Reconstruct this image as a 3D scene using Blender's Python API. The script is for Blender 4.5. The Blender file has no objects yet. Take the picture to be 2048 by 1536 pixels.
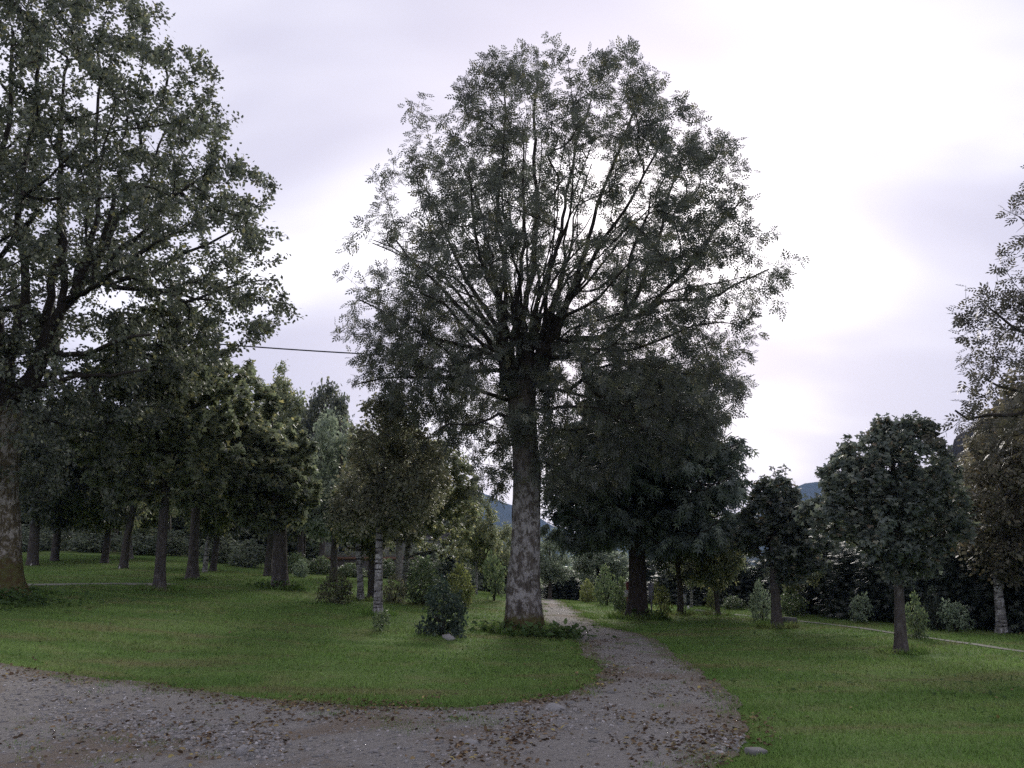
import bpy, math, random
import numpy as np
from mathutils import Vector, Matrix
from mathutils.geometry import delaunay_2d_cdt

R = math.radians
SC = bpy.context.scene
COL = SC.collection

# ------------------------------------------------------------------ camera
F_PX = 1595.0                      # focal length in pixels of the 2048 px wide photograph
PITCH = R(12.79)
CAM_Z = 1.6
cam_d = bpy.data.cameras.new('camera')
cam_d.sensor_width = 36.0
cam_d.lens = 36.0 * F_PX / 2048.0
cam_d.clip_start = 0.1
cam_d.clip_end = 30000.0
cam = bpy.data.objects.new('camera', cam_d)
COL.objects.link(cam)
cam.location = (0, 0, CAM_Z)
cam.rotation_euler = (math.pi / 2 + PITCH, 0, 0)
SC.camera = cam

# ------------------------------------------------------------------ world: overcast evening sky
SUN_EL, SUN_AZ = R(25.0), R(9.0)   # azimuth to the right of +Y (view direction)
sun_dir = Vector((math.sin(SUN_AZ) * math.cos(SUN_EL), math.cos(SUN_AZ) * math.cos(SUN_EL), math.sin(SUN_EL)))
world = bpy.data.worlds.new('World')
SC.world = world
world.use_nodes = True
wn, wl = world.node_tree.nodes, world.node_tree.links
wn.clear()
def W(t, **kw):
    n = wn.new(t)
    for k, v in kw.items():
        setattr(n, k, v)
    return n
def wmath(op, a, b=None, c=None, clamp=False):
    n = W('ShaderNodeMath', operation=op, use_clamp=clamp)
    for i, v in enumerate((a, b, c)):
        if v is None: continue
        if isinstance(v, (int, float)): n.inputs[i].default_value = v
        else: wl.new(v, n.inputs[i])
    return n.outputs[0]
def wmix(fac, a, b):
    n = W('ShaderNodeMix', data_type='RGBA')
    for idx, v in ((0, fac), (6, a), (7, b)):
        if isinstance(v, (int, float)): n.inputs[idx].default_value = v
        elif isinstance(v, tuple): n.inputs[idx].default_value = v
        else: wl.new(v, n.inputs[idx])
    return n.outputs[2]
w_out = W('ShaderNodeOutputWorld')
w_bg = W('ShaderNodeBackground')
w_bg.inputs['Strength'].default_value = 0.1
w_sky = W('ShaderNodeTexSky', sky_type='NISHITA')
w_sky.sun_disc = False
w_sky.sun_elevation = SUN_EL
w_sky.sun_rotation = SUN_AZ
w_sky.air_density = 1.0
w_sky.dust_density = 2.0
w_tc = W('ShaderNodeTexCoord')
w_sep = W('ShaderNodeSeparateXYZ')
wl.new(w_tc.outputs['Generated'], w_sep.inputs[0])
zc = wmath('MAXIMUM', w_sep.outputs[2], 0.0)
den = wmath('ADD', zc, 0.42)
cx = wmath('DIVIDE', w_sep.outputs[0], den)
cy = wmath('DIVIDE', w_sep.outputs[1], den)
w_comb = W('ShaderNodeCombineXYZ')
wl.new(cx, w_comb.inputs[0]); wl.new(cy, w_comb.inputs[1])
w_map = W('ShaderNodeMapping')
w_map.inputs['Location'].default_value = (9.0626, 9.8997, 1.3)
w_map.inputs['Rotation'].default_value = (0, 0, R(15))
w_map.inputs['Scale'].default_value = (0.75, 1.5, 1.0)
wl.new(w_comb.outputs[0], w_map.inputs[0])
w_n1 = W('ShaderNodeTexNoise')
w_n1.inputs['Scale'].default_value = 2.2
w_n1.inputs['Detail'].default_value = 3.5
w_n1.inputs['Roughness'].default_value = 0.42
w_n1.inputs['Distortion'].default_value = 0.25
wl.new(w_map.outputs[0], w_n1.inputs['Vector'])
w_ramp = W('ShaderNodeMapRange', interpolation_type='SMOOTHSTEP')
w_ramp.inputs['From Min'].default_value = 0.38
w_ramp.inputs['From Max'].default_value = 0.84
wl.new(w_n1.outputs['Fac'], w_ramp.inputs['Value'])
cloud = wmix(w_ramp.outputs['Result'], (2.35, 2.27, 2.80, 1), (4.9, 4.8, 5.15, 1))
# thinner cloud towards the hidden sun: a wide bright veil and a tighter core
w_dot = W('ShaderNodeVectorMath', operation='DOT_PRODUCT')
wl.new(w_tc.outputs['Generated'], w_dot.inputs[0])
w_dot.inputs[1].default_value = sun_dir
dpos = wmath('MAXIMUM', w_dot.outputs['Value'], 0.0)
veil = wmath('POWER', dpos, 16.0)
core = wmath('POWER', dpos, 60.0)
glow = wmath('ADD', wmath('MULTIPLY', veil, 0.10), wmath('MULTIPLY', core, 0.2))
glowf = wmath('ADD', glow, 0.98)
w_sc = W('ShaderNodeVectorMath', operation='SCALE')
wl.new(cloud, w_sc.inputs[0]); wl.new(glowf, w_sc.inputs['Scale'])
final = wmix(0.95, w_sky.outputs[0], w_sc.outputs[0])
wl.new(final, w_bg.inputs['Color'])
wl.new(w_bg.outputs[0], w_out.inputs['Surface'])

sun_l = bpy.data.lights.new('sun', 'SUN')
sun_l.energy = 1.5
sun_l.angle = R(25)
sun_l.color = (1.0, 0.94, 0.88)
sun_o = bpy.data.objects.new('sun', sun_l)
COL.objects.link(sun_o)
sun_o.rotation_euler = (-sun_dir).to_track_quat('-Z', 'Y').to_euler()

SC.view_settings.view_transform = 'Standard'
SC.view_settings.look = 'None'
SC.view_settings.gamma = 1.0
SC.view_settings.exposure = 1.52
SC.view_settings.use_curve_mapping = False
SC.render.engine = 'CYCLES'
cy_ = SC.cycles
cy_.max_bounces = 8
cy_.diffuse_bounces = 5
cy_.glossy_bounces = 2
cy_.transmission_bounces = 3
cy_.transparent_max_bounces = 4
cy_.volume_bounces = 0
cy_.use_denoising = False
cy_.sample_clamp_indirect = 4.0

# ------------------------------------------------------------------ pixel -> place
CT, ST = math.cos(PITCH), math.sin(PITCH)
def P(px, py, depth):
    """world point seen at photo pixel (px,py) whose world Y is depth"""
    u, v = (px - 1024.0) / F_PX, (768.0 - py) / F_PX
    k = depth / (CT - v * ST)
    return np.array((u * k, depth, CAM_Z + k * (ST + v * CT)))

# terrain: thin plate spline through surveyed points (pixel, pixel, distance)
CTRL = [(-300,1250,15),(0,1330,12.6),(0,1262,15.5),(0,1205,18.5),(-10,1182,19.5),(-400,1160,22),(320,1182,24),(385,1159,30),(560,1172,27),
        (65,1131,36),(245,1136,36),(410,1144,36),(180,1168,27.5),(150,1102,52),(-300,1105,45),(400,1112,55),(600,1152,42),(670,1209,24),(758,1222,21.3),
        (760,1268,18.6),(720,1202,26),(885,1271,18.7),(850,1206,27),(300,1255,16.5),(600,1255,18),(800,1160,45),(1000,1196,33),(1045,1266,20.3)]
CX = []
for a, b, d in CTRL: CX.append(P(a, b, d))
for x, y, z in [(-14,3,.05),(-9,7,0),(-4,4,0),(0,0,0),(0,7,0),(6,5,0),(3,12,0),(6,9,0),(10,14,0),(15,18,0),(8,22,0),(12,26,0),(6,30,0),(1.8,38,.0),(20,25,-.1),(25,35,-.3),
                (12,40,-.25),(3,50,-.7),(0,-10,0),(15,5,0),(-15,-8,0),(20,-5,0),(-4,12.5,0.0),(2.2,28,0),(-1,60,-.6),(20,55,-.6),(-8,9.5,0),(-30,10,1.0),(-30,60,2.4)]:
    CX.append(np.array((x, y, z)))
CX = np.array(CX)
def _u(r2): return np.where(r2 > 1e-9, r2 * np.log(np.maximum(r2, 1e-9)) * 0.5, 0.0)
_n = len(CX)
_K = _u(((CX[:, None, :2] - CX[None, :, :2]) ** 2).sum(-1)) + np.eye(_n) * 6.0
_Pm = np.c_[np.ones(_n), CX[:, :2]]
_A = np.block([[_K, _Pm], [_Pm.T, np.zeros((3, 3))]])
_w = np.linalg.solve(_A, np.r_[CX[:, 2], 0, 0, 0])
def terrain(x, y):
    x = np.asarray(x, float); y = np.asarray(y, float)
    shp = np.broadcast(x, y).shape
    xf, yf = np.broadcast_to(x, shp).ravel(), np.broadcast_to(y, shp).ravel()
    out = np.empty(len(xf))
    for s in range(0, len(xf), 20000):
        a, b = xf[s:s+20000], yf[s:s+20000]
        xc, yc = np.clip(a, -45, 45), np.clip(b, -15, 70)
        r2 = (xc[:, None] - CX[None, :, 0]) ** 2 + (yc[:, None] - CX[None, :, 1]) ** 2
        z = _u(r2) @ _w[:_n] + _w[_n] + _w[_n+1] * xc + _w[_n+2] * yc
        d = np.sqrt(a ** 2 + (b - 25) ** 2)
        k = np.clip((d - 38) / 45, 0, 1); k = k * k * (3 - 2 * k)
        out[s:s+20000] = z * (1 - k) + k * np.clip(z, -1, 1.0) * np.exp(-np.maximum(d - 83, 0) / 60)
    return out.reshape(shp) if shp else float(out[0])
def ground_hit(px, py):
    z = 0.0
    u, v = (px - 1024.0) / F_PX, (768.0 - py) / F_PX
    dy, dz = CT - v * ST, ST + v * CT
    x = y = 0
    for _ in range(25):
        k = (z - CAM_Z) / min(dz, -0.004)
        k = min(k, 80)
        x, y = u * k, dy * k
        z = 0.5 * z + 0.5 * float(terrain(x, y))
    return np.array((x, y, float(terrain(x, y))))
def base_at(px, py, depth):
    p = P(px, py, depth)
    p[2] = float(terrain(p[0], p[1]))
    return p

# ------------------------------------------------------------------ helpers
def tag(o, label=None, cat=None, group=None, kind=None):
    if label: o['label'] = label
    if cat: o['category'] = cat
    if group: o['group'] = group
    if kind: o['kind'] = kind
    return o
def empty(name, loc, label=None, cat=None, group=None):
    o = bpy.data.objects.new(name, None)
    o.empty_display_size = 0.3
    o.location = loc
    COL.objects.link(o)
    return tag(o, label, cat, group)
def mesh_np(name, verts, faces, mats, smooth=False, attr=None, matidx=None):
    """verts (n,3); faces: list of int arrays (m,k)"""
    me = bpy.data.meshes.new(name)
    verts = np.asarray(verts, np.float32)
    me.vertices.add(len(verts)); me.vertices.foreach_set('co', verts.ravel())
    faces = [np.asarray(f, np.int32) for f in faces if len(f)]
    nl = sum(f.size for f in faces); npoly = sum(len(f) for f in faces)
    me.loops.add(nl); me.polygons.add(npoly)
    me.loops.foreach_set('vertex_index', np.concatenate([f.ravel() for f in faces]))
    starts, s = [], 0
    for f in faces:
        starts.append(s + np.arange(len(f)) * f.shape[1]); s += f.size
    me.polygons.foreach_set('loop_start', np.concatenate(starts).astype(np.int32))
    if attr is not None:
        a = me.attributes.new('rnd', 'FLOAT', 'FACE')
        a.data.foreach_set('value', np.asarray(attr, np.float32))
    if matidx is not None:
        me.polygons.foreach_set('material_index', np.asarray(matidx, np.int32))
    if smooth:
        me.polygons.foreach_set('use_smooth', np.ones(npoly, bool))
    me.update(calc_edges=True)
    me.validate()
    for m in (mats if isinstance(mats, (list, tuple)) else [mats]): me.materials.append(m)
    return me
def obj(name, me, parent=None, loc=None):
    o = bpy.data.objects.new(name, me)
    COL.objects.link(o)
    if parent is not None: o.parent = parent
    if loc is not None: o.location = loc
    return o
class MB:
    """collects boxes and tubes into one mesh"""
    def __init__(s): s.v, s.q, s.t = [], [], []
    def n(s): return sum(len(a) for a in s.v)
    def box(s, c, d, rz=0):
        c, d = np.array(c, float), np.array(d, float) / 2
        k = np.array([[i, j, l] for i in (-1, 1) for j in (-1, 1) for l in (-1, 1)]) * d
        ca, sa = math.cos(rz), math.sin(rz)
        k = np.c_[k[:, 0] * ca - k[:, 1] * sa, k[:, 0] * sa + k[:, 1] * ca, k[:, 2]] + c
        b = s.n(); s.v.append(k)
        s.q.append(np.array([[0,1,3,2],[4,6,7,5],[0,4,5,1],[2,3,7,6],[0,2,6,4],[1,5,7,3]]) + b)
        return s
    def tube(s, pts, rad, sides=8, cap=True, rfun=None):
        pts = np.asarray(pts, float); m = len(pts)
        rad = np.broadcast_to(np.asarray(rad, float), (m,))
        t = np.gradient(pts, axis=0); t /= np.linalg.norm(t, axis=1)[:, None] + 1e-9
        mean = t.mean(0)
        ref = np.eye(3)[np.argmin(np.abs(mean))]
        a = np.cross(t, ref); a /= np.linalg.norm(a, axis=1)[:, None] + 1e-9
        b2 = np.cross(t, a)
        th = np.arange(sides) * 2 * math.pi / sides
        rr = rad[:, None] * np.ones(sides)[None] if rfun is None else rfun(rad, th, pts)
        ring = pts[:, None] + rr[..., None] * (np.cos(th)[None, :, None] * a[:, None] + np.sin(th)[None, :, None] * b2[:, None])
        b = s.n(); s.v.append(ring.reshape(-1, 3))
        i = np.arange(m - 1)[:, None] * sides; j = np.arange(sides)[None]; j2 = (j + 1) % sides
        s.q.append((np.stack([i + j, i + sides + j, i + sides + j2, i + j2], -1).reshape(-1, 4)) + b)
        if cap:
            s.v.append(pts[-1:]); e = s.n() - 1
            o = b + (m - 1) * sides
            s.t.append(np.stack([o + np.arange(sides), np.full(sides, e), o + (np.arange(sides) + 1) % sides], -1))
        return s
    def mesh(s, name, mat, smooth=False):
        fs = []
        if s.q: fs.append(np.concatenate(s.q))
        if s.t: fs.append(np.concatenate(s.t))
        return mesh_np(name, np.concatenate(s.v), fs, mat, smooth)

# ------------------------------------------------------------------ materials
def mat(name):
    m = bpy.data.materials.new(name); m.use_nodes = True
    nt = m.node_tree
    b = nt.nodes['Principled BSDF']
    return m, nt, b
def N(nt, t, **kw):
    n = nt.nodes.new(t)
    for k, v in kw.items():
        if k.startswith('i_'): n.inputs[k[2:].replace('_', ' ')].default_value = v
        else: setattr(n, k, v)
    return n
def noise(nt, scale, detail=3, rough=.55, vec=None, dist=0):
    n = N(nt, 'ShaderNodeTexNoise')
    n.inputs['Scale'].default_value = scale; n.inputs['Detail'].default_value = detail
    n.inputs['Roughness'].default_value = rough; n.inputs['Distortion'].default_value = dist
    if vec is not None: nt.links.new(vec, n.inputs['Vector'])
    return n.outputs['Fac']
def rng_(nt, v, a, b, c=0., d=1.):
    n = N(nt, 'ShaderNodeMapRange', interpolation_type='SMOOTHSTEP')
    n.inputs['From Min'].default_value = a; n.inputs['From Max'].default_value = b
    n.inputs['To Min'].default_value = c; n.inputs['To Max'].default_value = d
    nt.links.new(v, n.inputs['Value'])
    return n.outputs['Result']
def cmix(nt, fac, a, b, blend='MIX'):
    n = N(nt, 'ShaderNodeMix', data_type='RGBA', blend_type=blend)
    for idx, v in ((0, fac), (6, a), (7, b)):
        if isinstance(v, (int, float)): n.inputs[idx].default_value = v
        elif isinstance(v, tuple): n.inputs[idx].default_value = v if len(v) == 4 else v + (1,)
        else: nt.links.new(v, n.inputs[idx])
    return n.outputs[2]
def ramp(nt, fac, stops):
    n = N(nt, 'ShaderNodeValToRGB')
    cr = n.color_ramp
    while len(cr.elements) < len(stops): cr.elements.new(0.5)
    for e, (p, c) in zip(cr.elements, stops):
        e.position = p; e.color = c + (1,)
    nt.links.new(fac, n.inputs[0])
    return n.outputs[0]
def objco(nt, scale=(1, 1, 1)):
    tc = N(nt, 'ShaderNodeTexCoord')
    mp = N(nt, 'ShaderNodeMapping')
    mp.inputs['Scale'].default_value = scale
    nt.links.new(tc.outputs['Object'], mp.inputs[0])
    return mp.outputs[0]
def bump(nt, b, h, strength=.5, dist=.02):
    n = N(nt, 'ShaderNodeBump')
    n.inputs['Strength'].default_value = strength; n.inputs['Distance'].default_value = dist
    nt.links.new(h, n.inputs['Height'])
    nt.links.new(n.outputs[0], b.inputs['Normal'])

LEAF = {}
def leaf_mat(name, stops, trans=.38, rough=.5, spec=.5, gain=1.5):
    if name in LEAF: return LEAF[name]
    stops = [(p, tuple(min(.5, x * gain) for x in c)) for p, c in stops]
    m, nt, b = mat(name)
    at = N(nt, 'ShaderNodeAttribute', attribute_name='rnd')
    c = ramp(nt, at.outputs['Fac'], stops)
    big = rng_(nt, noise(nt, 0.9, 2, vec=objco(nt)), .35, .65, .8, 1.2)
    c2 = N(nt, 'ShaderNodeVectorMath', operation='SCALE')
    nt.links.new(c, c2.inputs[0]); nt.links.new(big, c2.inputs['Scale'])
    c = c2.outputs[0]
    nt.links.new(c, b.inputs['Base Color'])
    b.inputs['Roughness'].default_value = rough
    b.inputs['Specular IOR Level'].default_value = spec
    tr = N(nt, 'ShaderNodeBsdfTranslucent')
    hs = N(nt, 'ShaderNodeHueSaturation'); hs.inputs['Value'].default_value = 1.25; hs.inputs['Saturation'].default_value = 1.15
    nt.links.new(c, hs.inputs['Color']); nt.links.new(hs.outputs[0], tr.inputs['Color'])
    mx = N(nt, 'ShaderNodeMixShader'); mx.inputs[0].default_value = trans
    nt.links.new(b.outputs[0], mx.inputs[1]); nt.links.new(tr.outputs[0], mx.inputs[2])
    nt.links.new(mx.outputs[0], nt.nodes['Material Output'].inputs['Surface'])
    LEAF[name] = m
    return m
L_ASH = leaf_mat('ash leaves', [(0, (.078, .086, .076)), (.55, (.102, .114, .094)), (.9, (.13, .142, .105)), (1, (.19, .18, .095))], gain=1.12)
L_ASHD = leaf_mat('dull ash leaves', [(0, (.045, .046, .040)), (.6, (.062, .062, .052)), (1, (.095, .088, .055))], gain=1.0)
L_LIME = leaf_mat('lime leaves', [(0, (.070, .080, .066)), (.5, (.096, .110, .084)), (.92, (.13, .142, .094)), (1, (.20, .19, .09))], gain=1.28)
L_MAPLE = leaf_mat('maple leaves', [(0, (.068, .080, .056)), (.5, (.094, .108, .068)), (.85, (.12, .132, .076)), (1, (.19, .175, .085))], trans=.45, gain=1.95)
L_SYC = leaf_mat('sycamore leaves', [(0, (.062, .076, .068)), (.6, (.088, .104, .086)), (.93, (.12, .13, .09)), (1, (.16, .12, .08))], gain=1.55)
L_BIRCH = leaf_mat('birch leaves', [(0, (.078, .094, .060)), (.5, (.112, .128, .078)), (.85, (.15, .16, .09)), (1, (.25, .23, .10))], trans=.45, gain=1.8)
L_PALE = leaf_mat('pale birch leaves', [(0, (.085, .105, .078)), (.5, (.12, .142, .105)), (1, (.165, .185, .13))], trans=.45, gain=1.9)
L_RUST = leaf_mat('russet birch leaves', [(0, (.074, .080, .056)), (.5, (.106, .112, .076)), (.85, (.132, .134, .086)), (1, (.17, .15, .09))], trans=.45, gain=1.75)
L_AUT = leaf_mat('autumn birch leaves', [(0, (.074, .072, .056)), (.5, (.108, .103, .076)), (.85, (.138, .13, .088)), (1, (.20, .155, .09))])
L_SPR = leaf_mat('spruce needles', [(0, (.026, .034, .030)), (.6, (.042, .054, .042)), (1, (.07, .085, .058))], trans=.2, rough=.6, gain=2.9)
L_DARK = leaf_mat('dark evergreen leaves', [(0, (.016, .022, .018)), (.6, (.028, .036, .028)), (1, (.05, .06, .042))], trans=.25, gain=1.9)
L_HOLLY = leaf_mat('glossy dark shrub leaves', [(0, (.022, .034, .028)), (.7, (.036, .052, .038)), (1, (.07, .09, .055))], trans=.2, rough=.65, spec=.2)
L_SHRUB = leaf_mat('green shrub leaves', [(0, (.055, .080, .045)), (.5, (.085, .115, .06)), (1, (.15, .18, .09))])
L_YEL = leaf_mat('yellow shrub leaves', [(0, (.085, .105, .045)), (.5, (.13, .15, .06)), (1, (.20, .21, .085))])
L_BROWN = leaf_mat('brown shrub leaves', [(0, (.052, .062, .036)), (.5, (.080, .090, .050)), (1, (.12, .115, .06))])
L_GREY = leaf_mat('grey green shrub leaves', [(0, (.10, .13, .09)), (.5, (.15, .19, .13)), (1, (.22, .26, .17))])
L_THICK = leaf_mat('thicket leaves', [(0, (.075, .090, .068)), (.6, (.105, .124, .088)), (1, (.15, .165, .11))], trans=.45, gain=1.8)
L_WEED = leaf_mat('weed leaves', [(0, (.06, .10, .04)), (.6, (.085, .135, .05)), (1, (.12, .17, .07))], rough=.85, spec=.08, gain=1.0)

def bark_mat(name, c_dark, c_mid, c_light, lich=.5, moss=0., birch=False, lich_top=0.):
    m, nt, b = mat(name)
    v = objco(nt, (1, 1, .28))
    vl = objco(nt)
    n1 = noise(nt, 14, 5, .65, v)
    base = ramp(nt, n1, [(.3, c_dark), (.6, c_mid), (.8, c_light)])
    n2 = noise(nt, 6.5, 9, .78, objco(nt, (1, 1, .7)), .4)
    patch = rng_(nt, n2, .60 - .22 * lich, .68 - .2 * lich, 0., 1.)
    if lich_top:
        sp = N(nt, 'ShaderNodeSeparateXYZ'); nt.links.new(vl, sp.inputs[0])
        lf = rng_(nt, sp.outputs[2], lich_top * .6, lich_top * 1.15, 1., .06)
        mm = N(nt, 'ShaderNodeMath', operation='MULTIPLY'); nt.links.new(patch, mm.inputs[0]); nt.links.new(lf, mm.inputs[1]); patch = mm.outputs[0]
    lc = cmix(nt, noise(nt, 30, 2, vec=vl), tuple(c * 1.0 for c in c_light), tuple(min(.75, c * 1.5) for c in c_light))
    col = cmix(nt, patch, base, lc)
    if birch:
        vb = objco(nt, (1, 1, 5.5))
        bands = rng_(nt, noise(nt, 2.6, 5, .65, vb), .50, .60)
        col = cmix(nt, bands, col, (.035, .03, .028))
    if moss > 0:
        sp = N(nt, 'ShaderNodeSeparateXYZ'); nt.links.new(vl, sp.inputs[0])
        hgt = rng_(nt, sp.outputs[2], .05, moss, .82, 0.)
        nm = noise(nt, 6, 5, .7, vl)
        ad = N(nt, 'ShaderNodeMath', operation='ADD'); nt.links.new(hgt, ad.inputs[0]); nt.links.new(nm, ad.inputs[1])
        ms = rng_(nt, ad.outputs[0], .70, 1.05, 0., .95)
        mc = cmix(nt, rng_(nt, noise(nt, 9, 3, vec=vl), .4, .6), (.075, .055, .025), (.085, .085, .028))
        col = cmix(nt, ms, col, mc)
    nt.links.new(col, b.inputs['Base Color'])
    b.inputs['Roughness'].default_value = .9
    b.inputs['Specular IOR Level'].default_value = .15
    ad = N(nt, 'ShaderNodeMath', operation='ADD'); nt.links.new(n1, ad.inputs[0]); nt.links.new(n2, ad.inputs[1])
    bump(nt, b, ad.outputs[0], .8, .04)
    return m
B_ASH = bark_mat('ash bark with lichen', (.045, .038, .030), (.12, .105, .09), (.25, .238, .228), .62, .75, lich_top=4.4)
B_ASHL = bark_mat('mossy ash bark', (.05, .04, .028), (.12, .10, .06), (.27, .25, .22), .55, 1.6)
B_DARK = bark_mat('grey brown bark', (.05, .042, .038), (.10, .088, .08), (.16, .145, .135), .25, 0.)
B_SPR = bark_mat('spruce bark', (.032, .025, .022), (.062, .050, .044), (.10, .085, .075), .15, 0.)
B_BIRCH = bark_mat('birch bark', (.14, .13, .12), (.26, .25, .24), (.38, .37, .36), .5, 0., birch=True)
B_PALE = bark_mat('pale grey bark', (.10, .09, .08), (.18, .17, .155), (.28, .265, .25), .4, 0.)
B_TWIG = bark_mat('twig bark', (.03, .026, .022), (.05, .043, .037), (.075, .065, .055), .1)

def plain(name, col, rough=.7, metal=0., var=.2, scale=8, bumpy=0):
    m, nt, b = mat(name)
    n = noise(nt, scale, 4, vec=objco(nt))
    c = cmix(nt, n, tuple(c * (1 - var) for c in col), tuple(min(1, c * (1 + var)) for c in col))
    nt.links.new(c, b.inputs['Base Color'])
    b.inputs['Roughness'].default_value = rough; b.inputs['Metallic'].default_value = metal
    if bumpy: bump(nt, b, n, bumpy, .02)
    return m

def grass_colour(nt, v):
    big = noise(nt, .22, 3, .55, v)
    mid = noise(nt, 1.1, 4, .6, v)
    strip = N(nt, 'ShaderNodeMapping'); strip.inputs['Rotation'].default_value = (0, 0, R(-7)); strip.inputs['Scale'].default_value = (.25, 1.3, 1)
    nt.links.new(v, strip.inputs[0])
    mow = noise(nt, .9, 2, .5, strip.outputs[0])
    g = cmix(nt, rng_(nt, big, .4, .6), (.124, .212, .048), (.160, .244, .066))
    g = cmix(nt, rng_(nt, mow, .42, .62), g, (.104, .184, .042))
    g = cmix(nt, rng_(nt, mid, .50, .68, 0, .75), g, (.185, .212, .080))
    dry = noise(nt, .8, 3, .6, strip.outputs[0], .3)
    g = cmix(nt, rng_(nt, dry, .52, .68, 0, .6), g, (.215, .180, .095))
    return g, mid
def grass_mats():
    m, nt, b = mat('lawn')
    v = objco(nt)
    g, mid = grass_colour(nt, v)
    fine = noise(nt, 38, 3, .7, v)
    g = cmix(nt, rng_(nt, fine, .3, .7, .0, .5), g, (.055, .085, .026))
    nt.links.new(g, b.inputs['Base Color'])
    b.inputs['Roughness'].default_value = .95; b.inputs['Specular IOR Level'].default_value = .1
    bump(nt, b, fine, 1.0, .05)
    m2, nt, b = mat('grass blades')
    g, mid = grass_colour(nt, objco(nt))
    at = N(nt, 'ShaderNodeAttribute', attribute_name='rnd')
    k = rng_(nt, at.outputs['Fac'], 0, 1, .7, 1.45)
    sc = N(nt, 'ShaderNodeVectorMath', operation='SCALE'); nt.links.new(g, sc.inputs[0]); nt.links.new(k, sc.inputs['Scale'])
    nt.links.new(sc.outputs[0], b.inputs['Base Color'])
    b.inputs['Roughness'].default_value = .7; b.inputs['Specular IOR Level'].default_value = .25
    tr = N(nt, 'ShaderNodeBsdfTranslucent'); nt.links.new(sc.outputs[0], tr.inputs['Color'])
    mx = N(nt, 'ShaderNodeMixShader'); mx.inputs[0].default_value = .35
    nt.links.new(b.outputs[0], mx.inputs[1]); nt.links.new(tr.outputs[0], mx.inputs[2])
    nt.links.new(mx.outputs[0], nt.nodes['Material Output'].inputs['Surface'])
    return m, m2
M_LAWN, M_BLADE = grass_mats()

def gravel_mat():
    m, nt, b = mat('gravel')
    v = objco(nt)
    big = noise(nt, .45, 4, .6, v, .4)
    mid = noise(nt, 2.3, 5, .65, v)
    vo = N(nt, 'ShaderNodeTexVoronoi'); vo.inputs['Scale'].default_value = 26; nt.links.new(v, vo.inputs['Vector'])
    cell = N(nt, 'ShaderNodeSeparateColor'); nt.links.new(vo.outputs['Color'], cell.inputs[0])
    grey = cmix(nt, cell.outputs[0], (.220, .208, .190), (.275, .262, .242))
    dirt = cmix(nt, mid, (.165, .134, .104), (.215, .182, .148))
    c = cmix(nt, rng_(nt, big, .50, .62), grey, dirt)
    c = cmix(nt, rng_(nt, mid, .60, .74, 0, .7), c, (.13, .12, .082))
    ea = N(nt, 'ShaderNodeAttribute', attribute_name='edge')
    es = N(nt, 'ShaderNodeMath', operation='SUBTRACT'); nt.links.new(ea.outputs['Fac'], es.inputs[0]); nt.links.new(mid, es.inputs[1])
    soil = cmix(nt, noise(nt, 7, 4, .6, v), (.105, .085, .060), (.175, .145, .105))
    c = cmix(nt, rng_(nt, es.outputs[0], -.46, -.05, .9, 0.), c, soil)
    fine = noise(nt, 60, 3, .7, v)
    c = cmix(nt, rng_(nt, fine, .35, .75, 0, .28), c, (.11, .098, .088))
    nt.links.new(c, b.inputs['Base Color'])
    b.inputs['Roughness'].default_value = .95; b.inputs['Specular IOR Level'].default_value = .15
    hh = N(nt, 'ShaderNodeMath', operation='ADD'); nt.links.new(fine, hh.inputs[0]); nt.links.new(vo.outputs['Distance'], hh.inputs[1])
    bump(nt, b, hh.outputs[0], .9, .03)
    return m
M_GRAVEL = gravel_mat()
def stone_mat(name, a, c, stops=None):
    m, nt, b = mat(name)
    oi = N(nt, 'ShaderNodeObjectInfo')
    at = N(nt, 'ShaderNodeAttribute', attribute_name='rnd')
    ad = N(nt, 'ShaderNodeMath', operation='ADD'); nt.links.new(oi.outputs['Random'], ad.inputs[0]); nt.links.new(at.outputs['Fac'], ad.inputs[1])
    fr = N(nt, 'ShaderNodeMath', operation='FRACT'); nt.links.new(ad.outputs[0], fr.inputs[0])
    col = ramp(nt, fr.outputs[0], stops or [(0, a), (.7, tuple((x + y) / 2 for x, y in zip(a, c))), (1, c)])
    n = noise(nt, 9, 5, .65, objco(nt))
    col = cmix(nt, rng_(nt, n, .35, .7, 0, .5), col, tuple(x * .6 for x in a))
    nt.links.new(col, b.inputs['Base Color'])
    b.inputs['Roughness'].default_value = .85
    bump(nt, b, n, .5, .02)
    return m
M_STONE = stone_mat('road stones', (.15, .145, .14), (.36, .35, .34), [(0, (.14, .135, .13)), (.55, (.23, .225, .22)), (.8, (.30, .27, .25)), (1, (.42, .41, .41))])
M_LITTER = leaf_mat('fallen leaves', [(0, (.045, .030, .020)), (.5, (.10, .068, .042)), (.85, (.17, .12, .065)), (1, (.26, .22, .08))], trans=.1, rough=.8, spec=.15, gain=1.15)

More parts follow.
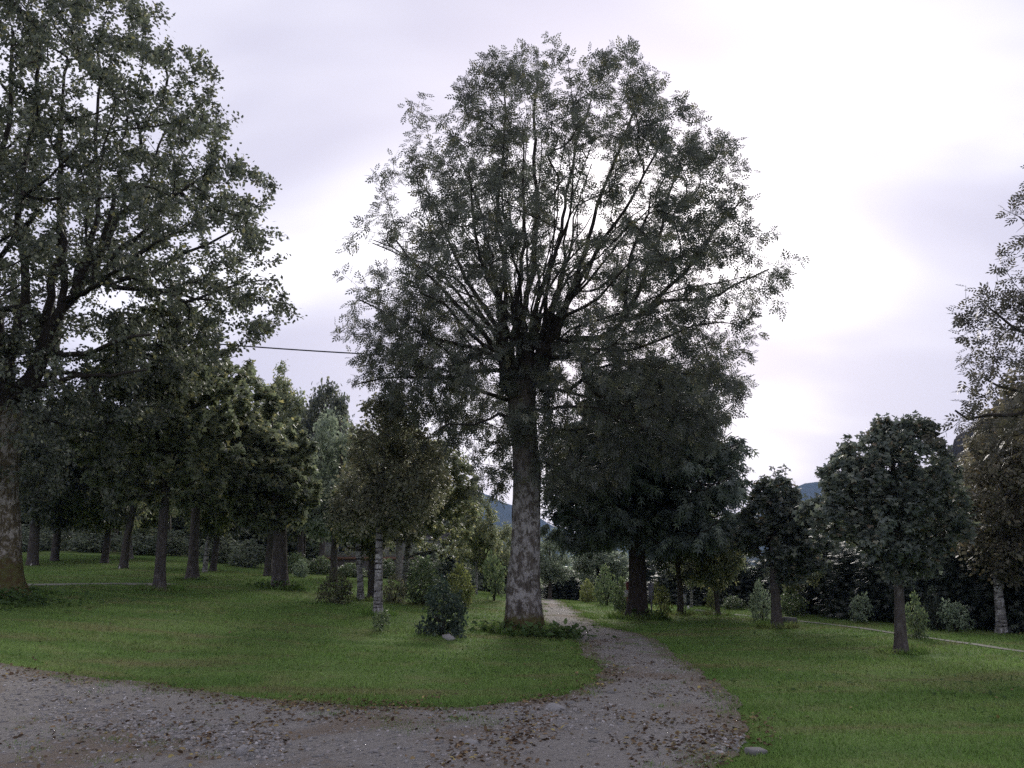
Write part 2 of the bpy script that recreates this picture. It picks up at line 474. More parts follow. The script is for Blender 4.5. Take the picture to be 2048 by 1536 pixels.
# ------------------------------------------------------------------ the ground sheet
def axis(lo, hi, step, far, k=1.22):
    a = list(np.arange(lo, hi + 1e-6, step))
    s, x = step, hi
    while x < far:
        s *= k; x += s; a.append(x)
    s, x = step, lo
    pre = []
    while x > -far:
        s *= k; x -= s; pre.append(x)
    return np.array(pre[::-1] + a)
gx, gy = axis(-32, 32, .6, 6000), axis(-4, 62, .6, 6000)
GX, GY = np.meshgrid(gx, gy, indexing='ij')
GZ = terrain(GX, GY)
nx, ny = GX.shape
ii, jj = np.meshgrid(np.arange(nx - 1), np.arange(ny - 1), indexing='ij')
q = np.stack([ii * ny + jj, (ii + 1) * ny + jj, (ii + 1) * ny + jj + 1, ii * ny + jj + 1], -1).reshape(-1, 4)
tag(obj('ground', mesh_np('ground', np.stack([GX, GY, GZ], -1).reshape(-1, 3), [q], M_LAWN, True)), 'mown green lawn with dry patches under the trees', kind='structure')

# ------------------------------------------------------------------ gravel road, path and the two thin far paths
rng = np.random.default_rng(11)
def smooth_line(pts, step, wob=0., seed=0, closed=False):
    pts = np.asarray(pts, float)
    d = np.r_[0, np.cumsum(np.linalg.norm(np.diff(pts, axis=0), axis=1))]
    s = np.arange(0, d[-1], step)
    # catmull style smoothing by interpolating then averaging
    x = np.interp(s, d, pts[:, 0]); y = np.interp(s, d, pts[:, 1])
    k = 9
    if len(s) > 3 * k:
        ker = np.ones(k) / k
        xs = np.convolve(np.pad(x, k // 2, 'edge'), ker, 'valid'); ys = np.convolve(np.pad(y, k // 2, 'edge'), ker, 'valid')
        x, y = xs, ys
    if wob:
        r = np.random.default_rng(seed)
        for f in (.35, .9, 2.1, 5.0, 11.0):
            ph = r.uniform(0, 6.28, 2)
            x = x + wob / f ** .6 * np.sin(s * f * 2 + ph[0]) * .4; y = y + wob / f ** .6 * np.sin(s * f * 2 + ph[1]) * .4
    return np.c_[x, y]
left_edge_px = [(-120,1322),(0,1332),(100,1346),(250,1364),(400,1378),(560,1396),(700,1412),(830,1420),(950,1418),(1060,1404),(1140,1384),(1190,1362),(1198,1335),(1172,1298),(1112,1266),(1078,1240),(1064,1215),(1074,1199)]
right_edge_px = [(1122,1199),(1138,1211),(1164,1230),(1214,1253),(1312,1280),(1378,1322),(1440,1380),(1480,1425),(1505,1468),(1500,1500),(1430,1524),(1390,1536)]
le = [ground_hit(*p)[:2] for p in left_edge_px]
re_ = [ground_hit(*p)[:2] for p in right_edge_px]
le = [np.array((-34, 19.0)), np.array((-22, 15.6)), np.array((-14, 14.2))] + le
far_l, far_r = le[-1], re_[0]
dirp = np.array((-.25, 1.0))
le = le + [far_l + dirp * 7]
re_ = [far_r + dirp * 7] + re_ + [np.array((2.0, 6.0)), np.array((3.5, 4.5)), np.array((8, 3.2)), np.array((30, 2.0))]
L1 = smooth_line(le, .12, .13, 3)
R1 = smooth_line(re_, .12, .11, 5)
tail = np.array([(30, -3.8), (-33, -3.8)])
poly = np.concatenate([L1, R1, tail])
def in_poly(pts, pl):
    x, y = pts[:, 0], pts[:, 1]
    inside = np.zeros(len(pts), bool)
    a, b = pl, np.roll(pl, -1, 0)
    for (x1, y1), (x2, y2) in zip(a, b):
        c = ((y1 > y) != (y2 > y))
        if c.any():
            inside ^= c & (x < (x2 - x1) * (y - y1) / (y2 - y1 + 1e-12) + x1)
    return inside
def drape(name, outline, dz, m, step, parent=None):
    lo, hi = outline.min(0), outline.max(0)
    xs, ys = np.meshgrid(np.arange(lo[0], hi[0], step), np.arange(lo[1], hi[1], step), indexing='ij')
    g = np.c_[xs.ravel(), ys.ravel()] + rng.uniform(-.3, .3, (xs.size, 2)) * step
    g = g[in_poly(g, outline)]
    n0 = len(outline)
    vs = [Vector(p) for p in np.concatenate([outline, g])]
    ed = [(i, (i + 1) % n0) for i in range(n0)]
    v, e, f, *_ = delaunay_2d_cdt(vs, ed, [list(range(n0))], 1, 1e-5)
    va = np.array([(p.x, p.y) for p in v])
    z = terrain(va[:, 0], va[:, 1]) + dz
    tri = np.array([t for t in f if len(t) == 3])
    me = mesh_np(name, np.c_[va, z], [tri], m, True)
    d = np.full(len(va), 9.0)
    ol = outline[(outline[:, 1] > 5) & (outline[:, 1] < 50)]
    for k in range(0, len(ol), 60):
        q = ol[k:k+60]
        d = np.minimum(d, np.sqrt(((va[:, None] - q[None]) ** 2).sum(-1)).min(1))
    a = me.attributes.new('edge', 'FLOAT', 'POINT'); a.data.foreach_set('value', d.astype(np.float32))
    return obj(name, me, parent)
road = drape('gravel_road', poly, .012, M_GRAVEL, .22)
tag(road, 'grey gravel road with a path curving off past the big ash', kind='structure')
def ribbon(px_pts, halfw, seed):
    c = np.array([ground_hit(*p)[:2] for p in px_pts])
    c = smooth_line(c, .25, .05, seed)
    t = np.gradient(c, axis=0); t /= np.linalg.norm(t, axis=1)[:, None]
    nrm = np.c_[-t[:, 1], t[:, 0]]
    w = halfw * (1 + .12 * np.sin(np.arange(len(c)) * .7)[:, None])
    return np.concatenate([c + nrm * w, (c - nrm * w)[::-1]])
strip_r = ribbon([(1380,1219),(1440,1227),(1520,1234),(1600,1243),(1700,1254),(1790,1267),(1900,1282),(2048,1304),(2120,1315)], .11, 8)
strip_l = ribbon([(-60,1172),(20,1171),(60,1170),(120,1169),(180,1168),(240,1167),(305,1169),(350,1171)], .6, 9)
M_STRIP = plain('pale gravel', (.115, .115, .095), .95, 0, .25, 20)
tag(drape('footpath', strip_r, .012, M_STRIP, .5), 'thin pale footpath crossing the lawn by the dark hedge', kind='structure')
tag(drape('footpath', strip_l, .012, M_STRIP, .5), 'pale gravel footpath behind the big tree at the frame edge', kind='structure')

# ------------------------------------------------------------------ leaf templates (along x, width y, normal z)
def t_ash():
    v, f = [], []
    def leaflet(x, ang, l, w, dz):
        ca, sa = math.cos(ang), math.sin(ang)
        b = len(v)
        for lx, ly, lz in ((.02, 0, 0), (l * .5, w, .03), (l, 0, -.05), (l * .5, -w, .03)):
            v.append((x + lx * ca - ly * sa, lx * sa + ly * ca, dz + lz * l))
        f.append((b, b + 1, b + 2, b + 3))
    for x, l in ((.25, .36), (.48, .40), (.70, .36)):
        for s in (-1, 1): leaflet(x, s * R(52), l, .075, -.03 * x)
    leaflet(.82, 0, .38, .08, -.06)
    return np.array(v), np.array(f)
def t_ovate():
    v = np.array([(0, 0, 0), (.3, .27, .07), (.68, .24, .05), (1, 0, -.08), (.68, -.24, .05), (.3, -.27, .07)])
    return v, np.array([(0, 3, 2, 1), (0, 5, 4, 3)])
def t_diamond():
    return np.array([(0, 0, 0), (.45, .33, .04), (1, 0, 0), (.45, -.33, .04)]), np.array([(0, 3, 2, 1)])
def t_maple():
    v, f = [], []
    for k, (a, l, w) in enumerate(((0, 1.0, .26), (52, .86, .24), (-52, .86, .24), (108, .5, .18), (-108, .5, .18))):
        a = R(a); b = len(v); ca, sa = math.cos(a), math.sin(a)
        for lx, ly, lz in ((0, 0, 0), (l * .55, w, .03), (l, 0, -.06), (l * .55, -w, .03)):
            v.append((lx * ca - ly * sa, lx * sa + ly * ca, lz + k * .012))
        f.append((b, b + 3, b + 2, b + 1))
    return np.array(v), np.array(f)
def t_spray():
    v, f = [], []
    for x, a, l in ((0, 0, 1.0), (.15, 48, .45), (.15, -48, .45), (.42, 42, .42), (.42, -42, .42), ):
        a = R(a); b = len(v); ca, sa = math.cos(a), math.sin(a); w = .065
        for lx, ly, lz in ((0, 0, 0), (l * .4, w, .02), (l, 0, -.04), (l * .4, -w, .02)):
            v.append((x + lx * ca - ly * sa, lx * sa + ly * ca, lz))
        f.append((b, b + 3, b + 2, b + 1))
    return np.array(v), np.array(f)
def t_maple3():
    v, f = [], []
    for k, (a, l, w) in enumerate(((0, 1.0, .30), (62, .82, .27), (-62, .82, .27))):
        a = R(a); b = len(v); ca, sa = math.cos(a), math.sin(a)
        for lx, ly, lz in ((0, 0, 0), (l * .52, w, .03), (l, 0, -.06), (l * .52, -w, .03)):
            v.append((lx * ca - ly * sa, lx * sa + ly * ca, lz + k * .012))
        f.append((b, b + 3, b + 2, b + 1))
    return np.array(v), np.array(f)
TPL = {'maple3': t_maple3(), 'ash': t_ash(), 'ovate': t_ovate(), 'diamond': t_diamond(), 'maple': t_maple(), 'spray': t_spray()}
def unit(a): return a / (np.linalg.norm(a, axis=-1, keepdims=True) + 1e-9)
def leaves_mesh(name, tpl, pos, dirs, ups, size, mat_, r, wood=None, wood_mat=None):
    tv, tf = TPL[tpl]
    d = unit(dirs)
    b = unit(np.cross(ups, d)); n = np.cross(d, b)
    s = np.asarray(size)[:, None, None]
    v = pos[:, None] + s * (tv[None, :, 0:1] * d[:, None] + tv[None, :, 1:2] * b[:, None] + tv[None, :, 2:3] * n[:, None])
    k = len(tv)
    f = (tf[None] + (np.arange(len(pos)) * k)[:, None, None]).reshape(-1, tf.shape[1])
    at = np.repeat(r.random(len(pos)), len(tf))
    v = v.reshape(-1, 3)
    if wood is None or not wood.v:
        return mesh_np(name, v, [f], mat_, attr=at)
    # the twigs that carry the leaves belong to the crown
    n0 = len(v)
    fs = [f] + ([np.concatenate(wood.q) + n0] if wood.q else []) + ([np.concatenate(wood.t) + n0] if wood.t else [])
    nw = sum(len(x) for x in fs[1:])
    return mesh_np(name, np.concatenate([v] + wood.v), fs, [mat_, wood_mat], attr=np.r_[at, np.zeros(nw)], matidx=np.r_[np.zeros(len(f)), np.ones(nw)])

def lump(p, seed, sc):
    r = np.random.default_rng(seed)
    out = 0
    for k in range(5):
        w = unit(r.normal(size=3)) * sc * (1 + .5 * k)
        out = out + np.sin(p @ w + r.uniform(0, 6.28)) / (1 + .4 * k)
    return out / 2.6

# ------------------------------------------------------------------ growing a tree towards target points
class Tree:
    def __init__(s, seed):
        s.r = np.random.default_rng(seed)
        s.curves = []      # dict(pts, par, pi, limb, load, leafy)
        s.np_ = np.zeros((60000, 3)); s.nd = np.zeros((60000, 3)); s.nc = np.zeros(60000, int); s.ni = np.zeros(60000, int); s.n = 0
    def add(s, pts, par, pi, limb, leafy=False, lo=0):
        pts = np.asarray(pts, float)
        c = len(s.curves)
        s.curves.append(dict(pts=pts, par=par, pi=pi, limb=limb, leafy=leafy))
        t = unit(np.gradient(pts, axis=0))
        k = np.arange(lo, len(pts)); m = len(k)
        s.np_[s.n:s.n+m] = pts[k]; s.nd[s.n:s.n+m] = t[k]; s.nc[s.n:s.n+m] = c; s.ni[s.n:s.n+m] = k
        s.n += m
        return c
    def bez(s, a, da, b, up=.1, k1=.4, seg=.35, wob=.03):
        d = np.linalg.norm(b - a)
        c1 = a + unit(da) * d * k1
        c2 = b - unit(unit(b - a) + np.array((0, 0, up))) * d * .25
        m = max(3, int(d / seg) + 2)
        t = np.linspace(0, 1, m)[:, None]
        p = (1-t)**3 * a + 3*(1-t)**2*t * c1 + 3*(1-t)*t**2 * c2 + t**3 * b
        j = s.r.normal(size=p.shape) * wob * d; j[0] = 0; j[-1] = 0
        return p + j * .5
    def twigs(s, targets, center, bend=.7, up=.12, seg=.35, limit_side=1e9):
        o = np.argsort(np.linalg.norm(targets - center, axis=1) + s.r.uniform(0, .3, len(targets)))
        for t in targets[o]:
            v = t - s.np_[:s.n]
            d = np.linalg.norm(v, axis=1) + 1e-6
            cosang = (v * s.nd[:s.n]).sum(1) / d
            cost = d * (1 + bend * (1 - cosang)) + .15
            i = int(np.argmin(cost))
            if d[i] < .12: continue
            c = s.nc[i]
            s.add(s.bez(s.np_[i].copy(), s.nd[i].copy(), t, up, .35, seg), c, int(s.ni[i]), s.curves[c]['limb'], True, 1)
    def radii(s, tip=.006, ex=.46, base=None):
        n = len(s.curves)
        loads = [np.ones(len(c['pts'])) for c in s.curves]
        for k in range(n - 1, 0, -1):
            c = s.curves[k]
            if c['par'] is not None: loads[c['par']][:c['pi'] + 1] += loads[k][0]
        for k, c in enumerate(s.curves):
            if 'rad' in c: continue
            l = loads[k]
            r = tip * l ** ex
            r = r * np.linspace(1, .55, len(r)) if c['leafy'] else r * np.linspace(1.0, .8, len(r))
            c['rad'] = r
        return loads
    def wood(s, mat_, name='branches', limb=None, skip=(0,), raw=False):
        mb = MB()
        for k, c in enumerate(s.curves):
            if k in skip or (limb is not None and c['limb'] != limb): continue
            r0 = c['rad'][0]
            sides = 10 if r0 > .1 else 6 if r0 > .035 else 4 if r0 > .015 else 3
            mb.tube(c['pts'], c['rad'], sides)
        if raw: return mb
        return mb.mesh(name, mat_, True) if mb.v else None
    def leaf_pts(s, per, size, tlo=.25, spread=.06, droop=.5, outward=.6, flat=.8):
        P_, D_, U_ = [], [], []
        for c in s.curves:
            if not c['leafy']: continue
            pts = c['pts']; m = s.r.poisson(per)
            if m <= 0: continue
            L = len(pts) - 1
            ln = np.linalg.norm(pts[-1] - pts[0])
            lo = max(tlo, 1 - 1.1 / max(ln, .1))
            t = (lo + (1 - lo) * s.r.random(m) ** .8) * L
            i = np.minimum(t.astype(int), L - 1)
            fr = (t - i)[:, None]
            p = pts[i] * (1 - fr) + pts[i + 1] * fr
            tw = unit(pts[i + 1] - pts[i])
            rd = unit(s.r.normal(size=(m, 3)))
            side = unit(rd - tw * (rd * tw).sum(1, keepdims=True))
            d = unit(tw * outward + side + np.array((0, 0, -droop)))
            P_.append(p + s.r.normal(size=(m, 3)) * spread); D_.append(d)
            U_.append(unit(s.r.normal(size=(m, 3)) * (1 - flat) + np.array((0, 0, 1.)) * flat + s.r.normal(size=(m, 3)) * .25))
        p = np.concatenate(P_)
        return p, np.concatenate(D_), np.concatenate(U_), size * s.r.uniform(.7, 1.2, len(p))

def trunk_mesh(name, pts, rad, m, sides=28, seed=1, lumps=.08, flare=.35, flare_h=.5, double=0.):
    """tapered, fluted trunk through pts with radii rad"""
    pts = np.asarray(pts, float); rad = np.asarray(rad, float)
    d = np.r_[0, np.cumsum(np.linalg.norm(np.diff(pts, axis=0), axis=1))]
    step = .12 if d[-1] < 9 else .16
    s = np.arange(0, d[-1] + step, step); s[-1] = d[-1]
    p = np.c_[[np.interp(s, d, pts[:, k]) for k in range(3)]].T
    if len(p) > 9:
        ker = np.ones(7) / 7
        for k in range(3):
            p[:, k] = np.convolve(np.pad(p[:, k], 3, 'edge'), ker, 'valid')
        p[0] = pts[0]; p[-1] = pts[-1]
    r = np.interp(s, d, rad)
    rg = np.random.default_rng(seed)
    ph = rg.uniform(0, 6.28, 12)
    def rf(rr, th, pp):
        h = s[:, None]; t = th[None]
        n = (np.sin(3 * t + ph[0] + .5 * h) * .35 + np.sin(5 * t + ph[1] - .8 * h) * .25 + np.sin(2 * t + ph[2] + 2.1 * h) * .35
             + np.sin(7 * t + ph[3] + 4.5 * h) * .18 + np.sin(t + ph[4] + 3.3 * h) * .25 + np.sin(9 * t - 9 * h + ph[5]) * .12
             + np.sin(13 * t + 1.5 * np.sin(3.1 * h + ph[9]) + ph[10]) * .16 + np.sin(21 * t + 2.2 * np.sin(2.3 * h + ph[11])) * .10)
        fl = flare * np.exp(-h / flare_h) * (1 + .55 * np.sin(5 * t + ph[6]) + .3 * np.sin(3 * t + ph[7]))
        gr = 0
        if double: gr = double * -np.exp(-((np.angle(np.exp(1j * (t - ph[8] * 0 - 5.35)))) / .22) ** 2) * np.clip(1.25 - h / 5, .0, 1)
        return rr[:, None] * (1 + lumps * n + fl + gr)
    mb = MB().tube(p, r, sides, True, rf)
    return mb.mesh(name, m, True)

def build(name, label, cat, base, tree, trunk_obj_mesh, wood_mat, leaf_args, leaf_tpl, leaf_m, group=None, limbs=0, sink=.05):
    """Empty at base; trunk, limbs, crown as children (coordinates are world, shifted by base)"""
    e = empty(name, base, label, cat, group)
    inv = -np.asarray(base)
    def put(nm, me):
        if me is None: return
        me.transform(Matrix.Translation(Vector(inv)))
        return obj(nm, me, e)
    put('trunk', trunk_obj_mesh)
    if limbs:
        for k in range(limbs):
            put('limb', tree.wood(wood_mat, 'limb', limb=k))
        rest = tree.wood(wood_mat, limb=-1, raw=True)
    else:
        rest = tree.wood(wood_mat, raw=True)
    p, d, u, sz = leaf_args
    put('crown', leaves_mesh('crown', leaf_tpl, p, d, u, sz, leaf_m, tree.r, rest, wood_mat))
    return e

def env_from_px(rows, depth, n, r, yfrac=.85, shell=.5, seed=0, lsc=.8, lth=-.35, base=None, edge=.9):
    """sample points inside a crown; rows=(py,pxL,pxR) at the tree's own distance, depth cross-section an ellipse"""
    rows = np.array(sorted(rows), float)
    rz = []
    for py, a, b in rows:
        A, B = P(a, py, depth), P(b, py, depth)
        rz.append((A[2], (A[0] + B[0]) / 2, (B[0] - A[0]) / 2))
    rz = np.array(sorted(rz))
    out = []
    got = 0
    hmax = rz[:, 2].max()
    while got < n:
        z = r.uniform(rz[0, 0], rz[-1, 0], n * 3)
        h = np.interp(z, rz[:, 0], rz[:, 2]); c = np.interp(z, rz[:, 0], rz[:, 1])
        keep = r.random(len(z)) < (h / hmax) ** 1.5
        z, h, c = z[keep], h[keep], c[keep]
        rr = r.random(len(z)) ** shell
        a = r.uniform(0, 2 * math.pi, len(z))
        p = np.c_[c + h * rr * np.cos(a), depth + h * yfrac * rr * np.sin(a), z]
        lv = lump(p, seed, lsc)
        ok = lv > lth + edge * np.clip(rr - .75, 0, 1)
        p = p[ok]
        out.append(p); got += len(p)
    return np.concatenate(out)[:n]

QUAL = 1.0
# ------------------------------------------------------------------ 1. the big pollarded ash in the middle
def big_ash():
    D = 20.3
    t = Tree(101)
    base = base_at(1046, 1266, D)
    path = [(1047,1272,.45),(1047,1200,.41),(1050,1120,.38),(1054,1040,.355),(1055,960,.34),(1050,880,.335),(1044,810,.36),(1040,765,.40)]
    pts = np.array([P(a, b, D) for a, b, _ in path]); pts[0][2] = base[2] - .12
    rad = [c for *_, c in path]
    t.curves.append(dict(pts=pts, par=None, pi=0, limb=-1, leafy=False, rad=np.array(rad)))
    # pollard heads and limbs: (start px, end px, depth offset at the end, bulge)
    heads = [((1018,775),(1008,690),-.3,.20),((1052,770),(1052,690),.25,.22),((1075,765),(1092,690),.0,.19)]
    ends = []
    limb = 0
    L = []
    limb_px = [ # (start, via, end, depth offset end, radius)
        ((1010,700),(985,600),(935,330),-.8,.085),((1008,690),(1000,560),(1010,180),.4,.095),((1012,690),(960,600),(850,380),.9,.08),
        ((1004,705),(930,630),(790,480),-1.2,.075),((1000,720),(900,690),(720,600),.6,.07),((1030,690),(1035,560),(1050,250),-.9,.085),
        ((1050,690),(1062,560),(1075,140),.3,.10),((1055,690),(1090,560),(1180,200),1.2,.085),((1072,690),(1110,560),(1150,330),-1.4,.075),
        ((1092,690),(1130,600),(1290,170),.2,.095),((1095,695),(1150,600),(1330,260),-1.0,.085),((1098,700),(1200,670),(1250,640),.2,.13),
        ((1250,640),(1290,560),(1370,300),.6,.085),((1250,640),(1340,600),(1480,400),-.6,.075),((1255,640),(1360,600),(1540,540),.4,.07),
        ((1240,645),(1260,560),(1300,380),-1.4,.07),((1090,710),(1180,720),(1440,640),-1.6,.07),((1000,740),(900,740),(720,770),-.6,.06),
        ((1080,780),(1160,790),(1400,770),1.2,.06),((1015,800),(930,780),(760,690),1.6,.06),((1060,820),(1120,800),(1330,860),-1.8,.055),
        ((1030,840),(960,820),(860,870),-1.5,.05),((1040,700),(1020,600),(930,480),2.2,.07),((1060,700),(1090,600),(1200,470),2.4,.07),
        ((1045,710),(1040,620),(1020,430),-2.6,.07),((1075,720),(1130,650),(1260,520),-2.8,.07),((1010,720),(950,650),(850,590),-2.6,.065)]
    rl = np.random.default_rng(31)
    for q in range(26):                      # many thin upright pollard shoots
        sx = rl.uniform(1005, 1098); ex = 1045 + (sx - 1050) * rl.uniform(2.0, 7.0) + rl.normal() * 60
        ey = 215 + abs(ex - 1060) * .45 + rl.uniform(0, 240)
        limb_px.append(((sx, 700), (sx + (ex - sx) * .22, 560), (ex, ey), rl.uniform(-2.4, 2.4), rl.uniform(.035, .06)))
    for a, b, dd, r0 in heads:
        A, B = P(*a, D), P(*b, D + dd)
        k = t.add(t.bez(A, np.array((0, 0, 1.)), B, .3, .3, .3), 0, len(pts) - 1, limb)
        t.curves[k]['rad'] = np.array(np.linspace(r0 * 1.35, r0 * 1.15, len(t.curves[k]['pts'])))
        limb += 1
    for a, v, b, dd, r0 in limb_px:
        A, V, B = P(*a, D + dd * .06), P(*v, D + dd * .45), P(*b, D + dd * 1.15)
        s = np.linspace(0, 1, max(5, int(np.linalg.norm(B - A) / .4)))[:, None]
        p = (1-s)**2 * A + 2*(1-s)*s * V + s**2 * B
        p += t.r.normal(size=p.shape) * .03 * np.r_[0, np.ones(len(p) - 1)][:, None]
        p += np.sin(s * t.r.uniform(5, 10, 3) + t.r.uniform(0, 6.28, 3)) * np.sin(s * math.pi) * .14
        k = t.add(p, 0, len(pts) - 1, limb, False, 1)
        t.curves[k]['rad'] = np.linspace(r0, r0 * .28, len(p))
        limb += 1
    rows = [(110,1000,1075),(134,958,1110),(164,945,1325),(198,885,1335),(245,820,1370),(292,788,1405),(350,745,1475),(400,715,1530),(470,725,1545),(520,690,1570),
            (560,675,1580),(600,665,1560),(650,660,1535),(700,680,1500),(750,690,1500),(800,720,1490),(850,800,1490),(900,880,1440),(945,920,1330),(985,940,1180)]
    tg = env_from_px(rows, D, int(2050 * QUAL), t.r, .82, .40, 5, 1.0, -.5, edge=1.7)
    skl = env_from_px([(600,665,900),(680,672,960),(750,690,990),(820,730,1000),(880,800,1010),(930,880,1015),(960,930,1010)], D, 120, t.r, .7, .5, 6, 1.3, -.3)
    skr = env_from_px([(700,1100,1500),(780,1100,1500),(850,1110,1490),(910,1110,1450),(960,1100,1330),(1000,1100,1240)], D, 120, t.r, .7, .5, 7, 1.3, -.3)
    dip = np.zeros(len(tg), bool)
    for a, b, pyd in ((1100, 1180, 215), (840, 935, 235), (1345, 1400, 270)):
        A, B, Z = P(a, pyd, D)[0], P(b, pyd, D)[0], P(1045, pyd, D)[2]
        dip |= (tg[:, 0] > A) & (tg[:, 0] < B) & (tg[:, 2] > Z + 1.2 * np.abs(tg[:, 0] - (A + B) / 2))
    tg = np.concatenate([tg[~dip], skl, skr])
    top = P(1045, 690, D)
    ne = 64
    ea = t.r.uniform(0, 6.28, ne); ez = t.r.random(ne) ** .7
    ec = np.array([P(1045 + 8 * (1 - q), 950 - 270 * q, D) for q in ez])
    er = (.55 + .28 * t.r.random(ne))
    ep = ec + np.c_[np.cos(ea) * er, np.sin(ea) * er, t.r.uniform(-.1, .25, ne)]
    st = ec + np.c_[np.cos(ea) * .36, np.sin(ea) * .36, np.zeros(ne)]
    for q in range(ne):
        t.add(t.bez(st[q], np.array((math.cos(ea[q]), math.sin(ea[q]), .5)), ep[q], .1, .4, .15), None, 0, -1, True, 1)
    # drooping skirts: low targets hang under their branches
    t.twigs(tg, top, .75, .10, .35)
    t.radii(.0065, .44)
    la = t.leaf_pts(18.5 * QUAL, .25, .2, .07, .45, .6, .7)
    tm = trunk_mesh('trunk', pts, rad, B_ASH, 72, 4, .08, .30, .38, .2)
    return build('ash_tree', 'tall pollarded ash with thick lichen-spotted trunk beside the gravel path', 'tree', base, t, tm, B_TWIG, la, 'ash', L_ASH, limbs=limb)
big_ash()

# ------------------------------------------------------------------ 2. big lime-like tree at the left frame edge
def left_tree():
    D = 19.5
    t = Tree(202)
    base = base_at(-8, 1182, D)
    path = [(-8,1186,.62),(-6,1120,.52),(-6,1040,.48),(-4,960,.46),(2,880,.46),(8,820,.46)]
    pts = np.array([P(a, b, D) for a, b, _ in path]); pts[0][2] = base[2] - .15
    rad = [c for *_, c in path]
    t.curves.append(dict(pts=pts, par=None, pi=0, limb=-1, leafy=False, rad=np.array(rad)))
    limb = 0
    limb_px = [((5,835),(90,690),(170,560),0,.26),((0,830),(-20,650),(-30,420),.6,.24),((-5,840),(-120,640),(-300,420),-.4,.2),((8,850),(40,640),(40,380),-1.2,.18),
        ((150,590),(200,480),(230,380),-.3,.13),((90,690),(115,500),(130,150),.4,.12),((120,640),(130,480),(125,250),-.8,.10),((170,560),(270,580),(430,600),.3,.085),
        ((150,590),(200,480),(200,120),1.0,.10),((190,540),(260,430),(330,260),.8,.09),((220,520),(320,430),(430,330),-.6,.085),((240,560),(340,530),(490,450),-.2,.075),
        ((300,585),(380,610),(540,560),.5,.06),((-25,520),(-10,350),(30,60),-.5,.12),((-20,480),(-60,300),(-80,40),.7,.11),((40,420),(60,250),(90,40),-1.4,.09),
        ((20,800),(120,760),(290,740),-1.8,.09),((-10,820),(-100,780),(-260,760),-1.5,.09),((10,860),(90,830),(230,880),1.5,.07),((60,720),(150,690),(300,670),-2.4,.09),
        ((130,600),(220,540),(330,480),-2.6,.08),((90,680),(160,560),(240,420),2.4,.09),((-20,560),(20,420),(150,300),-2.8,.08),((170,560),(300,500),(420,420),2.2,.08)]
    for a, v, b, dd, r0 in limb_px:
        A, V, B = P(*a, D + dd * .06), P(*v, D + dd * .45), P(*b, D + dd * 1.15)
        s = np.linspace(0, 1, max(5, int(np.linalg.norm(B - A) / .4)))[:, None]
        p = (1-s)**2 * A + 2*(1-s)*s * V + s**2 * B
        p += t.r.normal(size=p.shape) * .03 * np.r_[0, np.ones(len(p) - 1)][:, None]
        p += np.sin(s * t.r.uniform(5, 10, 3) + t.r.uniform(0, 6.28, 3)) * np.sin(s * math.pi) * .14
        k = t.add(p, 0, len(pts) - 1, limb, False, 1)
        t.curves[k]['rad'] = np.linspace(r0, r0 * .3, len(p))
        limb += 1
    rows = [(-330,-130,40),(-240,-280,150),(-150,-380,220),(-60,-430,280),(0,-450,330),(60,-460,350),(100,-470,420),(160,-470,450),(230,-470,490),(300,-470,520),(380,-470,550),
            (460,-470,575),(540,-470,605),(590,-470,605),(630,-460,560),(670,-450,515),(720,-430,440),(780,-400,360),(850,-350,290),(920,-280,230),(985,-150,150)]
    tg = env_from_px(rows, D, int(3100 * QUAL), t.r, .75, .45, 15, 1.4, -.85)
    t.twigs(tg, P(60, 760, D), .75, .08, .35)
    t.radii(.007, .44)
    la = t.leaf_pts(68 * QUAL, .118, .2, .09, .5, .6, .6)
    tm = trunk_mesh('trunk', pts, rad, B_ASHL, 40, 9, .07, .3, .5)
    return build('broadleaf_tree', 'huge dense broadleaf tree with mossy trunk cut by the left frame edge', 'tree', base, t, tm, B_TWIG, la, 'diamond', L_LIME, limbs=limb)
left_tree()

